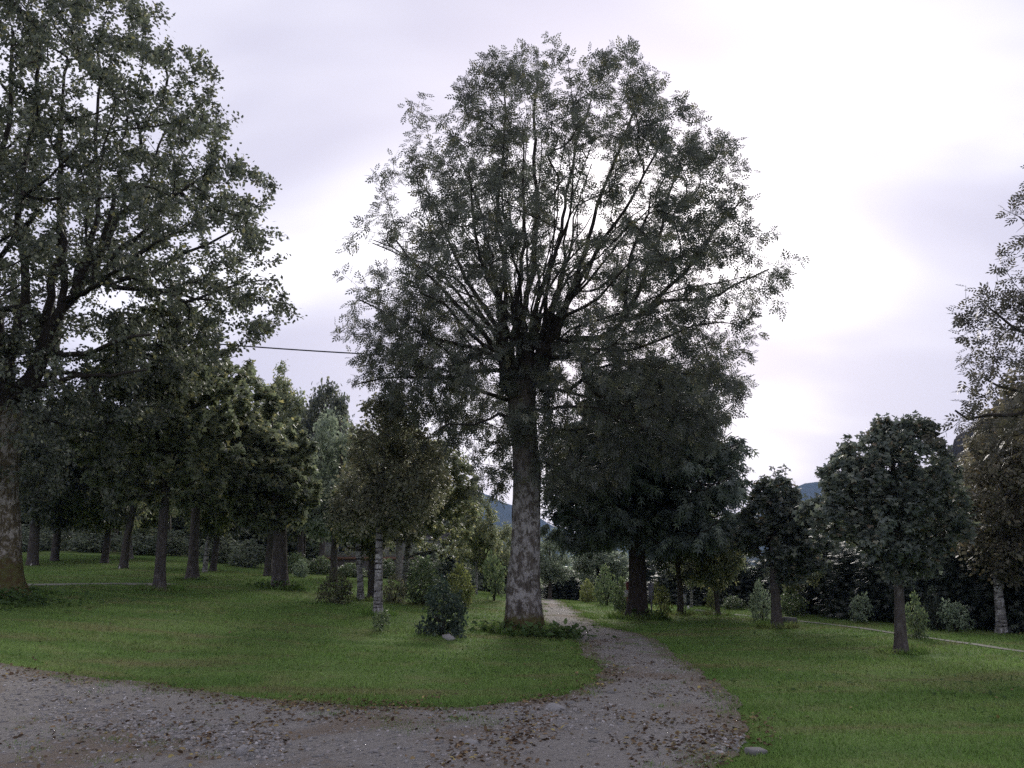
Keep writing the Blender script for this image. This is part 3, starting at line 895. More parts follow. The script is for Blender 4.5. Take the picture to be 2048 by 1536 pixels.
# ------------------------------------------------------------------ generic single-stem tree described by photo pixels
def px_tree(name, label, seed, base_px, D, rows, trunk, leaf, leafm, bark, ntw, per, size, cat='tree', group=None, nlimb=10, flat=.7, droop=.5,
            shell=.5, lth=-.4, lsc=1.2, yfrac=.9, flare=.25, limb_r=.35, spread=.06, limbs_part=True, tlo=.2):
    t = Tree(seed)
    base = base_at(base_px[0], base_px[1], D)
    pts = np.array([P(a, b, D) for a, b, _ in trunk]); pts[0] = base - np.array((0, 0, .1))
    rad = np.array([c for *_, c in trunk])
    t.curves.append(dict(pts=pts, par=None, pi=0, limb=-1, leafy=False, rad=rad))
    # trunk points inside the crown can carry branches
    tg = env_from_px(rows, D, ntw, t.r, yfrac, shell, seed, lsc, lth)
    zlo = tg[:, 2].min()
    rad[-1] = min(rad[-1], .015); rad[-2] = min(rad[-2], .045)
    ld = np.repeat(pts[-3:], 14, 0) * 1.0; fr_ = t.r.random((42, 1))
    ld[:14] = pts[-3] + (pts[-2] - pts[-3]) * fr_[:14]; ld[14:28] = pts[-2] + (pts[-1] - pts[-2]) * fr_[14:28]
    tg = np.concatenate([tg, ld + unit(t.r.normal(size=(42, 3))) * t.r.uniform(.2, .55, (42, 1))])
    d = np.linspace(0, 1, 40)
    dd = np.r_[0, np.cumsum(np.linalg.norm(np.diff(pts, axis=0), axis=1))]
    tp = np.c_[[np.interp(d * dd[-1], dd, pts[:, k]) for k in range(3)]].T
    tr = np.interp(d * dd[-1], dd, rad)
    crown_c = tg.mean(0)
    up = np.where(tp[:, 2] > zlo + .15 * (tg[:, 2].max() - zlo) * 0)[0]
    up = up[up > 8]
    limb = 0
    # limb ends: spread-out targets chosen by farthest point sampling
    far = [int(np.argmax(np.linalg.norm(tg - crown_c, axis=1)))]
    dist = np.linalg.norm(tg - tg[far[0]], axis=1)
    for _ in range(nlimb - 1):
        k = int(np.argmax(dist)); far.append(k); dist = np.minimum(dist, np.linalg.norm(tg - tg[k], axis=1))
    for k in far:
        e = tg[k] * .85 + crown_c * .15
        h = np.linalg.norm(e[:2] - tp[up][:, :2].mean(0))
        want = e[2] - h * .75
        i = up[int(np.argmin(np.abs(tp[up][:, 2] - want)))]
        c = t.bez(tp[i], np.array((*(unit(e - tp[i])[:2] * .8), .7)), e, .35, .4, .35, .03)
        n = t.add(c, 0, 0, limb, False, 1)
        t.curves[n]['rad'] = np.linspace(tr[i] * limb_r, tr[i] * limb_r * .3, len(c))
        limb += 1
    m = len(up)
    t.np_[t.n:t.n+m] = tp[up]; t.nd[t.n:t.n+m] = unit(np.gradient(tp, axis=0))[up]; t.nc[t.n:t.n+m] = 0; t.ni[t.n:t.n+m] = 0; t.n += m
    t.twigs(tg, tp[up[0]], .7, .1, .35)
    t.radii(.006, .44)
    la = t.leaf_pts(per, size, tlo, spread, droop, .6, flat)
    tm = trunk_mesh('trunk', pts, rad, bark, 22, seed, .05, flare, .3)
    return build(name, label, cat, base, t, tm, B_TWIG if bark is not B_BIRCH else B_DARK, la, leaf, leafm, group, limbs=limb if limbs_part else 0)

# 3. maples and others on the left
px_tree('maple_tree', 'dark maple with low curved limb beside the pale footpath behind big left tree', 301, (320,1181), 24,
        [(610,300,420),(650,240,470),(690,200,500),(750,170,505),(830,150,510),(900,150,505),(960,170,480),(1010,215,440)],
        [(320,1183,.185),(320,1140,.155),(325,1060,.135),(332,980,.125),(335,900,.11),(335,800,.08),(338,700,.04)], 'maple3', L_MAPLE, B_DARK, 560, 34, .15, nlimb=12, lth=-.55, lsc=1.1)
px_tree('maple_tree', 'maple with stout grey trunk standing behind the curved-limb maple', 302, (385,1159), 30,
        [(725,400,500),(770,330,540),(830,300,560),(900,300,570),(960,320,560),(1010,350,500)],
        [(382,1161,.23),(386,1120,.175),(390,1050,.16),(395,960,.14),(400,850,.1),(405,760,.05)], 'maple3', L_MAPLE, B_DARK, 440, 30, .16, nlimb=8, lth=-.6, limbs_part=False)
px_tree('maple_tree', 'yellowing maple with broad crown and dark trunk ringed by low weeds', 303, (560,1172), 27,
        [(728,480,510),(750,455,530),(790,440,560),(840,430,610),(900,430,640),(960,440,640),(1010,450,630),(1050,480,610)],
        [(560,1174,.29),(560,1140,.24),(560,1070,.215),(555,980,.19),(550,900,.15),(540,800,.07)], 'maple3', L_MAPLE, B_DARK, 540, 34, .155, nlimb=10, lth=-.6, lsc=1.0)
# birches around the lawn in the middle
px_tree('birch_tree', 'russet birch with white banded trunk and a small shrub at its foot', 311, (757,1222), 21.3,
        [(790,745,815),(830,715,850),(880,690,885),(940,668,900),(1000,660,895),(1040,670,860),(1065,700,830)],
        [(756,1224,.12),(757,1180,.11),(758,1120,.10),(759,1060,.09),(762,980,.08),(768,900,.055),(772,820,.02)], 'diamond', L_RUST, B_BIRCH, 640, 42, .105, nlimb=12, droop=.9, lth=-.7, spread=.10)
px_tree('birch_tree', 'thin birch with peeling white trunk just left of the russet birch', 312, (721,1202), 26,
        [(880,680,760),(930,660,790),(980,650,800),(1030,655,800),(1080,680,780)],
        [(722,1204,.12),(721,1170,.10),(717,1110,.09),(716,1040,.08),(718,960,.05),(720,880,.02)], 'diamond', L_BIRCH, B_BIRCH, 460, 34, .12, nlimb=8, droop=.9, limbs_part=False)
px_tree('birch_tree', 'leaning pale birch with olive crown between the russet birch and big ash', 313, (806,1200), 29,
        [(880,840,900),(920,810,940),(980,790,965),(1040,800,960),(1090,830,940),(1120,860,910)],
        [(806,1202,.12),(808,1160,.11),(813,1110,.10),(820,1060,.09),(845,980,.07),(865,900,.03)], 'diamond', L_BIRCH, B_BIRCH, 520, 36, .125, nlimb=10, droop=.8, limbs_part=False)
# 4. right hand sycamores
px_tree('sycamore_tree', 'young sycamore with round dark crown standing nearest on the right lawn', 321, (1803,1305), 15.9,
        [(832,1768,1788),(852,1738,1862),(882,1690,1885),(922,1655,1900),(970,1622,1915),(1030,1600,1925),(1080,1605,1925),(1125,1640,1890),(1155,1700,1850),(1170,1760,1820)],
        [(1804,1308,.125),(1801,1270,.105),(1799,1210,.09),(1797,1150,.085),(1795,1080,.08),(1790,1000,.07),(1785,920,.05),(1780,870,.025)], 'maple3', L_SYC, B_DARK, 640, 36, .088, nlimb=14, lth=-.3, lsc=1.5, shell=.42)
px_tree('sycamore_tree', 'slimmer sycamore with pointed crown between the dark conifer and nearest sycamore', 322, (1555,1256), 22,
        [(898,1535,1560),(940,1515,1580),(990,1495,1610),(1040,1470,1645),(1090,1460,1660),(1135,1475,1650),(1165,1510,1610)],
        [(1556,1258,.15),(1553,1225,.125),(1550,1170,.115),(1547,1110,.10),(1545,1040,.10),(1545,960,.05)], 'maple3', L_SYC, B_DARK, 560, 32, .10, nlimb=10, lth=-.4, lsc=1.3)
px_tree('birch_tree', 'autumn-brown birch with slim leaning white trunk at the right edge', 331, (2004,1266), 20,
        [(735,2015,2110),(775,1998,2150),(820,1972,2170),(865,1945,2180),(915,1912,2190),(960,1900,2195),(1020,1895,2190),(1080,1915,2180),(1130,1940,2160),(1160,1980,2110)],
        [(2005,1268,.125),(2001,1220,.105),(1994,1160,.09),(1998,1080,.08),(2015,1000,.06),(2035,900,.045),(2050,810,.015)], 'diamond', L_AUT, B_BIRCH, 1000, 38, .115, nlimb=14, lth=-.8, droop=.7, spread=.1)
# ash leaning into the picture from the right; its trunk stands outside the frame
px_tree('ash_tree', 'ash whose loose feathery branches reach in from the right edge', 341, (2330,1330), 13.5,
        [(60,2180,2330),(160,2110,2400),(280,2060,2470),(400,2010,2530),(500,1970,2560),(600,1925,2590),(700,1900,2600),(780,1880,2600),(840,1870,2560),(890,1880,2450)],
        [(2330,1340,.3),(2325,1200,.24),(2315,1000,.21),(2300,800,.18),(2290,600,.13),(2280,400,.09),(2270,200,.04)], 'ash', L_ASHD, B_ASH, 720, 9, .235, nlimb=22, shell=.45, lth=-.15, lsc=1.3, droop=.35)

# ------------------------------------------------------------------ 5. the dark spruce behind the ash
def spruce():
    D = 25.9
    r = np.random.default_rng(55)
    base = base_at(1275, 1236, D)
    trunk = [(1277,1238,.36),(1275,1190,.29),(1274,1120,.26),(1274,1040,.24),(1278,940,.2),(1285,840,.16),(1290,760,.09),(1293,705,.02)]
    pts = np.array([P(a, b, D) for a, b, _ in trunk]); pts[0] = base - np.array((0, 0, .1))
    rad = [c for *_, c in trunk]
    rows = np.array([(700,1270,1320),(740,1200,1400),(790,1150,1440),(850,1115,1475),(920,1092,1480),(980,1085,1485),(1030,1095,1475),(1062,1130,1440)], float)
    zz = np.array([P(1275, p, D)[2] for p in rows[:, 0]]); 
    xl = np.array([P(a, p, D)[0] for p, a, b in rows]); xr = np.array([P(b, p, D)[0] for p, a, b in rows])
    o = np.argsort(zz); zz, xl, xr = zz[o], xl[o], xr[o]
    e = empty('spruce_tree', base, 'broad dark conifer with bare lower trunk behind the big ash', 'tree')
    dd = pts[:, 2]
    mb = MB(); Pp, Dd, Uu, Ss = [], [], [], []
    nb = 120
    for k in range(nb):
        z0 = zz[0] + .25 + (zz[-1] - zz[0] - .5) * (k / nb) ** .9 + r.uniform(-.1, .1)
        a = k * 2.4 + r.uniform(-.3, .3)
        ctr = np.array([np.interp(z0, dd, pts[:, 0]), np.interp(z0, dd, pts[:, 1]), z0])
        half = (ctr[0] - np.interp(z0 - .3, zz, xl)) if math.cos(a) < 0 else (np.interp(z0 - .3, zz, xr) - ctr[0])
        ln = half * r.uniform(.82, 1.08)
        dirv = np.array((math.cos(a), math.sin(a), 0))
        s = np.linspace(0, 1, 9)
        droop = ln * r.uniform(.22, .36)
        bp = ctr + dirv * (s * ln)[:, None] + np.array((0, 0, 1.))[None] * (-droop * np.sin(s * math.pi * .62) ** 1.3 + .10 * ln * s ** 4)[:, None]
        bp[1:] += r.normal(size=(8, 3)) * .03
        mb.tube(bp, np.linspace(.05, .01, 9) * (.5 + ln / 4), 5)
        side = np.array((-dirv[1], dirv[0], 0))
        m = int(20 + ln * 17)
        t = r.random(m) ** .75 * .93 + .07
        p = np.c_[[np.interp(t, s, bp[:, c]) for c in range(3)]].T
        sg = r.choice([-1, 1], m)[:, None]
        tl = (ln * .30 * (1 - t * .55) + .1)[:, None] * r.uniform(.3, 1.0, (m, 1))
        twd = unit(dirv * .55 + sg * side * r.uniform(.4, 1.1, (m, 1)) + np.array((0, 0, -.45)) + r.normal(size=(m, 3)) * .15)
        # each twig carries several sprays along its length, hanging more towards the end
        for f in (.2, .55, .9):
            Pp.append(p + twd * tl * f + np.array((0, 0, -.18)) * (tl * f) ** 1.5)
            Dd.append(unit(twd + np.array((0, 0, -.5 - .5 * f)) + r.normal(size=(m, 3)) * .3))
            Uu.append(unit(np.array((0, 0, 1.)) + r.normal(size=(m, 3)) * .5)); Ss.append(r.uniform(.26, .5, m))
    inv = Matrix.Translation(Vector(-base))
    for nm, me in (('trunk', trunk_mesh('trunk', pts, rad, B_SPR, 26, 5, .04, .3, .3)), ('crown', leaves_mesh('crown', 'spray', np.concatenate(Pp), np.concatenate(Dd), np.concatenate(Uu), np.concatenate(Ss), L_SPR, r, mb, B_SPR))):
        me.transform(inv); obj(nm, me, e)
spruce()

# ------------------------------------------------------------------ prototypes for background trees and shrubs (real size, copied)
def proto_tree(seed, H, Wd, clear, leaf, leafm, bark, ntw, per, size, prof, rad, droop=.5, flat=.6, lth=-.5, nlimb=8):
    """meshes (trunk, branches, crown) round the origin"""
    t = Tree(seed)
    b_ = t.r.normal(size=(3, 2)) * H * .012
    pts = np.array([(0, 0, -.15), (*b_[0], H * .15), (*(b_[0] + b_[1]), H * .4), (*(b_[1] + b_[2]), H * .7), (0, 0, H * .93)])
    radv = np.array([rad * 1.2, rad, rad * .8, rad * .45, rad * .12])
    t.curves.append(dict(pts=pts, par=None, pi=0, limb=-1, leafy=False, rad=radv))
    out = []; got = 0
    pz = np.array([a for a, _ in prof]); pw = np.array([b for _, b in prof])
    while got < ntw:
        z = t.r.random(ntw * 3); w = np.interp(z, pz, pw)
        k = t.r.random(len(z)) < w ** 1.5; z, w = z[k], w[k]
        rr = t.r.random(len(z)) ** .5; a = t.r.uniform(0, 6.28, len(z))
        p = np.c_[Wd/2*w*rr*np.cos(a), Wd/2*w*rr*np.sin(a), clear + (H - clear) * z]
        p = p[lump(p, seed, 7.5 / max(Wd, .5)) > lth + .25 + .9 * np.clip(rr - .75, 0, 1)]
        out.append(p); got += len(p)
    tg = np.concatenate(out)[:ntw]
    i = np.linspace(0, 1, 30); z = clear * .9 + (H * .93 - clear * .9) * i
    m = len(i)
    t.np_[:m] = np.c_[np.interp(z, pts[:, 2], pts[:, 0]), np.interp(z, pts[:, 2], pts[:, 1]), z]; t.nd[:m] = (0, 0, 1); t.n = m
    t.twigs(tg, np.array((0, 0, clear)), .55, .1, .4)
    t.radii(.006, .46)
    p, d, u, sz = t.leaf_pts(per, size, .15, size * .8, droop, .6, flat)
    return dict(H=H, W=Wd, trunk=trunk_mesh('trunk', pts, radv, bark, 12, seed, .05, .3, .25),
                crown=leaves_mesh('crown', leaf, p, d, u, sz, leafm, t.r, t.wood(B_TWIG, raw=True), B_TWIG))
ROUND = [(0, .35), (.15, .8), (.4, 1), (.65, .9), (.85, .6), (1, .15)]
CONE = [(0, .85), (.1, 1), (.4, .8), (.7, .45), (1, .08)]
TALL = [(0, .5), (.2, .95), (.45, 1), (.7, .7), (.9, .35), (1, .1)]
PROTO = {
    'round': proto_tree(401, 8, 6, 1.8, 'ovate', L_BIRCH, B_DARK, 460, 30, .22, ROUND, .2),
    'round2': proto_tree(402, 8, 6, 2.2, 'ovate', L_LIME, B_DARK, 460, 30, .23, ROUND, .24, lth=-.5),
    'tall': proto_tree(403, 13, 5, 2.5, 'ovate', L_BIRCH, B_PALE, 500, 30, .22, TALL, .2, lth=-.45),
    'birch': proto_tree(404, 9, 5, 2.2, 'diamond', L_PALE, B_BIRCH, 520, 34, .19, TALL, .12, droop=.9),
    'conifer': proto_tree(405, 6, 3.4, .2, 'spray', L_DARK, B_SPR, 420, 16, .5, CONE, .14, droop=.6),
}
def proto_shrub(seed, leaf, leafm, ntw, per, size, prof, lth=-.6, stems=7):
    t = Tree(seed)
    t.curves.append(dict(pts=np.array([(0, 0, -.05), (0, 0, .02)]), par=None, pi=0, limb=-1, leafy=False, rad=np.array([.02, .02])))
    pz = np.array([a for a, _ in prof]); pw = np.array([b for _, b in prof])
    out = []; got = 0
    while got < ntw:
        z = t.r.random(ntw * 3); w = np.interp(z, pz, pw)
        k = t.r.random(len(z)) < w ** 1.5; z, w = z[k], w[k]
        rr = t.r.random(len(z)) ** .45; a = t.r.uniform(0, 6.28, len(z))
        p = np.c_[.5*w*rr*np.cos(a), .5*w*rr*np.sin(a), .04 + .96 * z]
        p = p[lump(p, seed, 6.5) > lth + .9 * np.clip(rr - .75, 0, 1)]
        out.append(p); got += len(p)
    tg = np.concatenate(out)[:ntw]
    for k in range(stems):
        a = k * 2.4; e = np.array((.22 * math.cos(a), .22 * math.sin(a), t.r.uniform(.4, .8)))
        n = t.add(t.bez(np.array((.03 * math.cos(a), .03 * math.sin(a), -.03)), np.array((0, 0, 1.)), e, .3, .4, .1), None, 0, 0, False, 1)
        t.curves[n]['rad'] = np.linspace(.014, .006, len(t.curves[n]['pts']))
    t.twigs(tg, np.zeros(3), .5, .1, .12)
    t.radii(.003, .35)
    p, d, u, sz = t.leaf_pts(per, size, .1, size * .6, .3, .6, .5)
    p[:, 2] = np.maximum(p[:, 2], .02)
    return dict(H=1, W=1, stems=t.wood(B_TWIG), foliage=leaves_mesh('foliage', leaf, p, d, u, sz, leafm, t.r))
EGG = [(0, .8), (.25, 1), (.55, .95), (.8, .65), (1, .2)]
COLUMN = [(0, .75), (.3, 1), (.6, .85), (.85, .55), (1, .15)]
SH = {
    'egg': proto_shrub(501, 'ovate', L_SHRUB, 260, 16, .088, EGG),
    'egg2': proto_shrub(502, 'ovate', L_BROWN, 280, 16, .075, EGG),
    'column': proto_shrub(503, 'ovate', L_SHRUB, 260, 16, .075, COLUMN),
    'loose': proto_shrub(504, 'ovate', L_SHRUB, 140, 12, .095, COLUMN, lth=-.25),
    'fir': proto_shrub(505, 'ovate', L_HOLLY, 320, 20, .075, [(0, .9), (.12, 1), (.4, .85), (.6, .9), (.75, .5), (1, .12)], lth=-.35),
}
def copy_proto(name, pr, keys, loc, sx, sz, rz, leafm, label, cat, group):
    e = empty(name, loc, label, cat, group)
    if 'trunk' in keys:
        e.rotation_mode = 'ZYX'
        e.rotation_euler = (math.sin(rz * 7.3) * .045, math.cos(rz * 5.1) * .045, rz)
    else:
        e.rotation_euler = (0, 0, rz)
    e.scale = (sx, sx, sz)
    for k in keys:
        if pr[k] is None: continue
        o = obj(k, pr[k], e)
        if leafm is not None and k in ('crown', 'foliage'):
            o.material_slots[0].link = 'OBJECT'; o.material_slots[0].material = leafm
    return e
def place(kind, name, label, px, pyb, D, pxl, pxr, pytop, leafm=None, cat=None, group=None):
    """copy a prototype so that its silhouette spans pxl..pxr and reaches pytop"""
    b = base_at(px, pyb, D)
    pr = PROTO.get(kind) or SH[kind]
    pm = (pyb + pytop) / 2
    w = P(pxr, pm, D)[0] - P(pxl, pm, D)[0]
    h = P(px, pytop, D)[2] - b[2]
    c = (P(pxr, pm, D)[0] + P(pxl, pm, D)[0]) / 2
    if kind in SH: b[0] = c; b[2] = float(terrain(b[0], b[1]))
    keys = ('trunk', 'crown') if kind in PROTO else ('stems', 'foliage')
    rz = (px * 1.37 + D) % 6.28
    return copy_proto(name, pr, keys, b - np.array((0, 0, .03)), w / pr['W'], h / pr['H'], rz, leafm, label, cat or ('tree' if kind in PROTO else 'shrub'), group)

# background broadleaf trees
place('tall','broadleaf_tree','tall pointed tree whose tip rises highest behind the yellowing maple',541,1150,46,485,606,712,L_BIRCH)
place('round','broadleaf_tree','grey-green tree filling the gap between the pointed tree and bushy tree top',600,1152,50,530,690,775,L_BIRCH)
place('round2','broadleaf_tree','bushy tree top showing in the sky gap left of the big ash',640,1155,48,575,712,762,L_LIME)
place('round','birch_tree','pale green birch behind the thin birch with peeling trunk',668,1165,34,575,770,815,L_PALE)
place('tall','broadleaf_tree','slender tree half hidden behind the lowest left boughs of the big ash',800,1165,44,720,880,810,L_BIRCH)
place('birch','birch_tree','white-stemmed birch left of the far path end',952,1188,35,880,985,955,L_BIRCH)
place('round','broadleaf_tree','small round tree just left of the big ash trunk below the blue hill',1000,1190,40,940,1050,1040,L_BIRCH)
place('round','broadleaf_tree','neat round tree at the end of the gravel path',1099,1196,42,1060,1168,1052,L_PALE)
place('round2','broadleaf_tree','grey-green tree behind the shrubs right of the path end',1205,1200,44,1140,1275,1085,L_PALE)
place('round2','broadleaf_tree','dark-stemmed tree with a white plaque right of the conifer',1360,1221,28,1295,1440,985,L_LIME)
place('birch','birch_tree','thin white birch trunk between plaque tree and lichen-barked tree',1383,1213,33,1340,1440,1020,L_BIRCH)
place('round','broadleaf_tree','lichen-barked small tree with white stones at its foot',1437,1233,27.5,1375,1512,990,L_BIRCH)
place('birch','birch_tree','pale leaning birch behind the slimmer sycamore',1606,1228,27,1560,1665,1000,L_BIRCH)
place('round','broadleaf_tree','grey-green tree over the hedge between the two sycamores',1690,1238,31,1600,1775,985,L_BIRCH)
# the wood behind on the left
for k,(px,pyb,D,a,b,top,kind,lm,lab) in enumerate([
    (65,1131,36,-40,190,800,'round2',L_LIME,'thick pale-trunked tree right behind the mossy left tree'),
    (108,1128,40,30,230,840,'round',L_LIME,'dark twin-stemmed tree next to the thick pale-trunked tree'),
    (208,1126,40,110,300,850,'round',L_BIRCH,'thin dark-stemmed tree in the wood left of the low footpath end'),
    (247,1137,36,160,340,800,'round2',L_LIME,'grey tree with a white stone at its foot in the left wood'),
    (258,1118,45,180,360,830,'tall',L_BIRCH,'slim pale-stemmed tree behind the tree with white stone'),
    (409,1144,36,330,500,800,'birch',L_BIRCH,'straight white birch trunk right of the stout grey maple'),
    (425,1146,38,350,520,840,'round',L_LIME,'brown-stemmed tree touching the straight white birch'),
    (535,1150,36,450,620,860,'round2',L_LIME,'pale-stemmed tree partly behind the yellowing maple trunk'),
    (745,1192,27,650,850,900,'round2',L_RUST,'thick dark trunk directly behind the russet birch')]):
    place(kind,'broadleaf_tree' if kind!='birch' else 'birch_tree',lab,px,pyb,D,a,b,top,lm)
back = [(-120,52,-240,20,760),(10,56,-90,120,800),(130,58,20,240,790),(220,54,130,330,820),(330,57,230,430,800),(440,55,350,540,850),(600,60,500,700,880),(740,62,660,830,900),(860,60,780,950,930)]
back_lab = ['leftmost tree of the dark wood, hidden behind the mossy left trunk','tree of the dark wood between mossy left trunk and thick pale-trunked tree','tree of the dark wood right of the twin-stemmed tree',
    'tree of the dark wood behind the tree with white stone','tree of the dark wood behind the curved-limb maple','tree of the dark wood right of the straight white birch','distant tree between the yellowing maple and pale green birch',
    'distant tree behind the low building and russet birch','distant tree behind the olive-crowned leaning birch']
for (px,D,a,b,top),lab in zip(back,back_lab):
    place('round2' if px%20 else 'round','broadleaf_tree',lab,px,1110 if px<500 else 1150,D,a,b,top,L_LIME,group='trees of the wood behind the left lawn')
# a screen of tall bushes far behind, closing the view under the crowns
far_lab = ['far thicket bush behind the mossy left trunk','far thicket bush behind the thick pale-trunked tree','far thicket bush behind the twin-stemmed tree','far thicket bush behind the thin dark-stemmed tree','far thicket bush behind the tree with white stone',
    'far thicket bush behind the curved-limb maple','far thicket bush behind the stout grey maple','far thicket bush behind the straight white birch','far thicket bush left of the yellowing maple trunk','far thicket bush right of the yellowing maple trunk',
    'far thicket bush left of the low building','far thicket bush right of the low building','far thicket bush behind the light green bush','far thicket bush behind the yellow-green bush','far thicket bush behind the white-stemmed birch','far thicket bush left of the big ash trunk','far thicket bush hidden behind the big ash trunk']
for lab, (px, D, a, b, top) in zip(far_lab, [(-90,64,-170,-20,970),(-10,66,-80,70,980),(60,63,-10,140,965),(130,65,60,205,985),(200,64,130,275,970),(270,66,200,345,985),(340,64,270,415,975),(410,65,345,480,990),(475,64,410,545,1000),(540,66,475,610,1005),
        (610,68,545,675,1030),(880,64,820,945,1050),(850,50,805,900,1085),(905,46,862,950,1095),(945,50,900,992,1075),(990,48,945,1038,1085),(1040,50,995,1085,1070)]):
    place('conifer','thicket_bush',lab,px,1112 if px<600 else 1175,D,a,b,top,L_THICK,'bush','far thicket bushes')
# undergrowth of the left wood
bush_lab = ['leftmost dark bush under the wood behind the mossy trunk','dark bush just right of the mossy left trunk','dark bush between twin-stemmed and thin dark-stemmed trees','dark bush behind the thin dark-stemmed tree',
    'dark bush left of the curved-limb maple trunk','dark bush between the two dark maple trunks','dark bush right of the straight white birch trunk','dark bush left of the yellowing maple trunk']
for k,(px,D,a,b,top) in enumerate([(-60,50,-120,10,1040),(20,48,-30,80,1050),(110,52,60,165,1045),(190,50,140,245,1055),(280,50,230,335,1050),(350,52,300,400,1060),(440,48,400,490,1065),(500,46,460,545,1080)]):
    place('egg','bush',bush_lab[k],px,1112,D,a,b,top,L_THICK,group='dark bushes under the left wood')
for k,(px,D,a,b,top,lab) in enumerate([(590,44,560,625,1105,'dark green bush below the building, beside the yellowing maple trunk'),(640,45,610,672,1112,'dark green bush below the building, behind the brown bush'),
        (700,44,668,735,1125,'dark green bush below the building, behind the peeling birch'),(775,46,740,812,1118,'dark green bush below the building, right of the russet birch'),(845,45,810,885,1112,'dark green bush behind the light green bush')]):
    place('egg','bush',lab,px,1156,D,a,b,top,L_SHRUB)
place('egg','bush','small grey-green bush on the bright lawn right of the yellowing maple',600,1156,38,584,617,1118,L_GREY)
place('egg2','bush','round brown bush on the lawn left of the thin birch',670,1209,24,634,707,1138,L_BROWN)
place('egg2','bush','dark brown bush right behind the russet birch trunk',788,1201,26.5,764,814,1148,L_RUST)
place('egg','bush','light green bush left of the dark conical shrub',848,1207,26.5,808,886,1122,L_SHRUB)
place('egg','bush','yellow-green bush behind the dark conical shrub',920,1203,26.5,886,948,1128,L_YEL)
place('fir','conical_shrub','dark conical evergreen shrub beside a pale rock on the lawn',886,1272,18.7,836,935,1148,L_HOLLY)
place('loose','bush','small leafy shrub sprouting at the foot of the russet birch',761,1268,18.7,742,784,1212,L_SHRUB)
place('loose','sapling','loose sapling on the lawn left of the big ash trunk',988,1196,31,962,1014,1092,L_SHRUB)
place('egg','bush','bright yellow bush right of the path end',1176,1206,36,1158,1194,1158,L_YEL)
place('column','columnar_shrub','tall green columnar shrub behind the yellow bush',1213,1212,33,1188,1236,1128,L_SHRUB)
place('egg','bush','green bush touching the conifer trunk on its path side',1244,1225,28,1222,1264,1155,L_SHRUB)
place('loose','sapling','spindly yellowish sapling by the grey sign post',1322,1233,26,1302,1344,1156,L_YEL)
place('loose','bush','yellowish shrub just left of the lichen-barked tree',1423,1220,30,1410,1436,1170,L_YEL)
place('egg','bush','low dark bush right of the lichen-barked tree',1465,1222,31,1444,1492,1190,L_SHRUB)
place('column','columnar_shrub','pale columnar shrub just left of the slimmer sycamore trunk',1521,1235,25,1496,1546,1160,L_GREY)
place('egg','bush','dark green bush just right of the slimmer sycamore trunk',1586,1230,27,1558,1614,1176,L_SHRUB)
place('loose','bush','thin grey-green shrub against the dark hedge midway between the sycamores',1720,1251,23.5,1698,1744,1178,L_GREY)
place('column','columnar_shrub','pale green columnar shrub behind the nearest sycamore trunk',1830,1280,18.6,1806,1857,1182,L_SHRUB)
place('loose','bush','grey-green shrub between the two sycamore and birch trunks on the right',1908,1270,20.3,1878,1942,1190,L_GREY)
place('column','columnar_shrub','almost black narrow evergreen right of the pale columnar shrub',1868,1264,20.8,1848,1890,1172,L_DARK)
# the dark evergreen hedge on the right and at the end of the path
hedge_lab = ['nearly black evergreen right beside the end of the path','nearly black evergreen behind the tall green columnar shrub','hedge evergreen just right of the conifer trunk','hedge evergreen behind the plaque tree',
    'hedge evergreen behind the lichen-barked tree','hedge evergreen behind the low dark bush','hedge evergreen behind the pale columnar shrub by the slimmer sycamore','hedge evergreen behind the pale leaning birch',
    'hedge evergreen right of the pale leaning birch','hedge evergreen behind the thin grey-green shrub','hedge evergreen left of the nearest sycamore trunk','hedge evergreen right behind the nearest sycamore trunk',
    'hedge evergreen behind the almost black narrow evergreen','hedge evergreen left of the autumn-brown birch trunk','hedge evergreen right behind the autumn-brown birch trunk','hedge evergreen outermost at the right frame edge']
for lab,(px,pyb,D,a,b,top) in zip(hedge_lab, [(1130,1200,47,1085,1180,1135),(1215,1202,48,1160,1270,1130),(1300,1208,42,1250,1350,1110),(1350,1210,38,1305,1400,1120),(1410,1214,36,1365,1460,1125),(1480,1217,34,1430,1530,1105),
        (1540,1221,33,1490,1592,1110),(1600,1226,30.5,1548,1655,1095),(1660,1234,28,1608,1715,1085),(1715,1240,26,1660,1775,1090),(1775,1247,24.5,1715,1835,1085),(1835,1253,23.3,1775,1895,1075),
        (1895,1260,22.5,1830,1960,1070),(1955,1266,21.8,1890,2022,1060),(2020,1272,21,1950,2092,1050),(2095,1280,20.3,2020,2170,1040)]):
    place('conifer','evergreen_tree',lab,px,pyb,D,a,b,top,L_DARK,
          group='evergreens of the right hedge' if px>1280 else 'evergreens behind the path end')

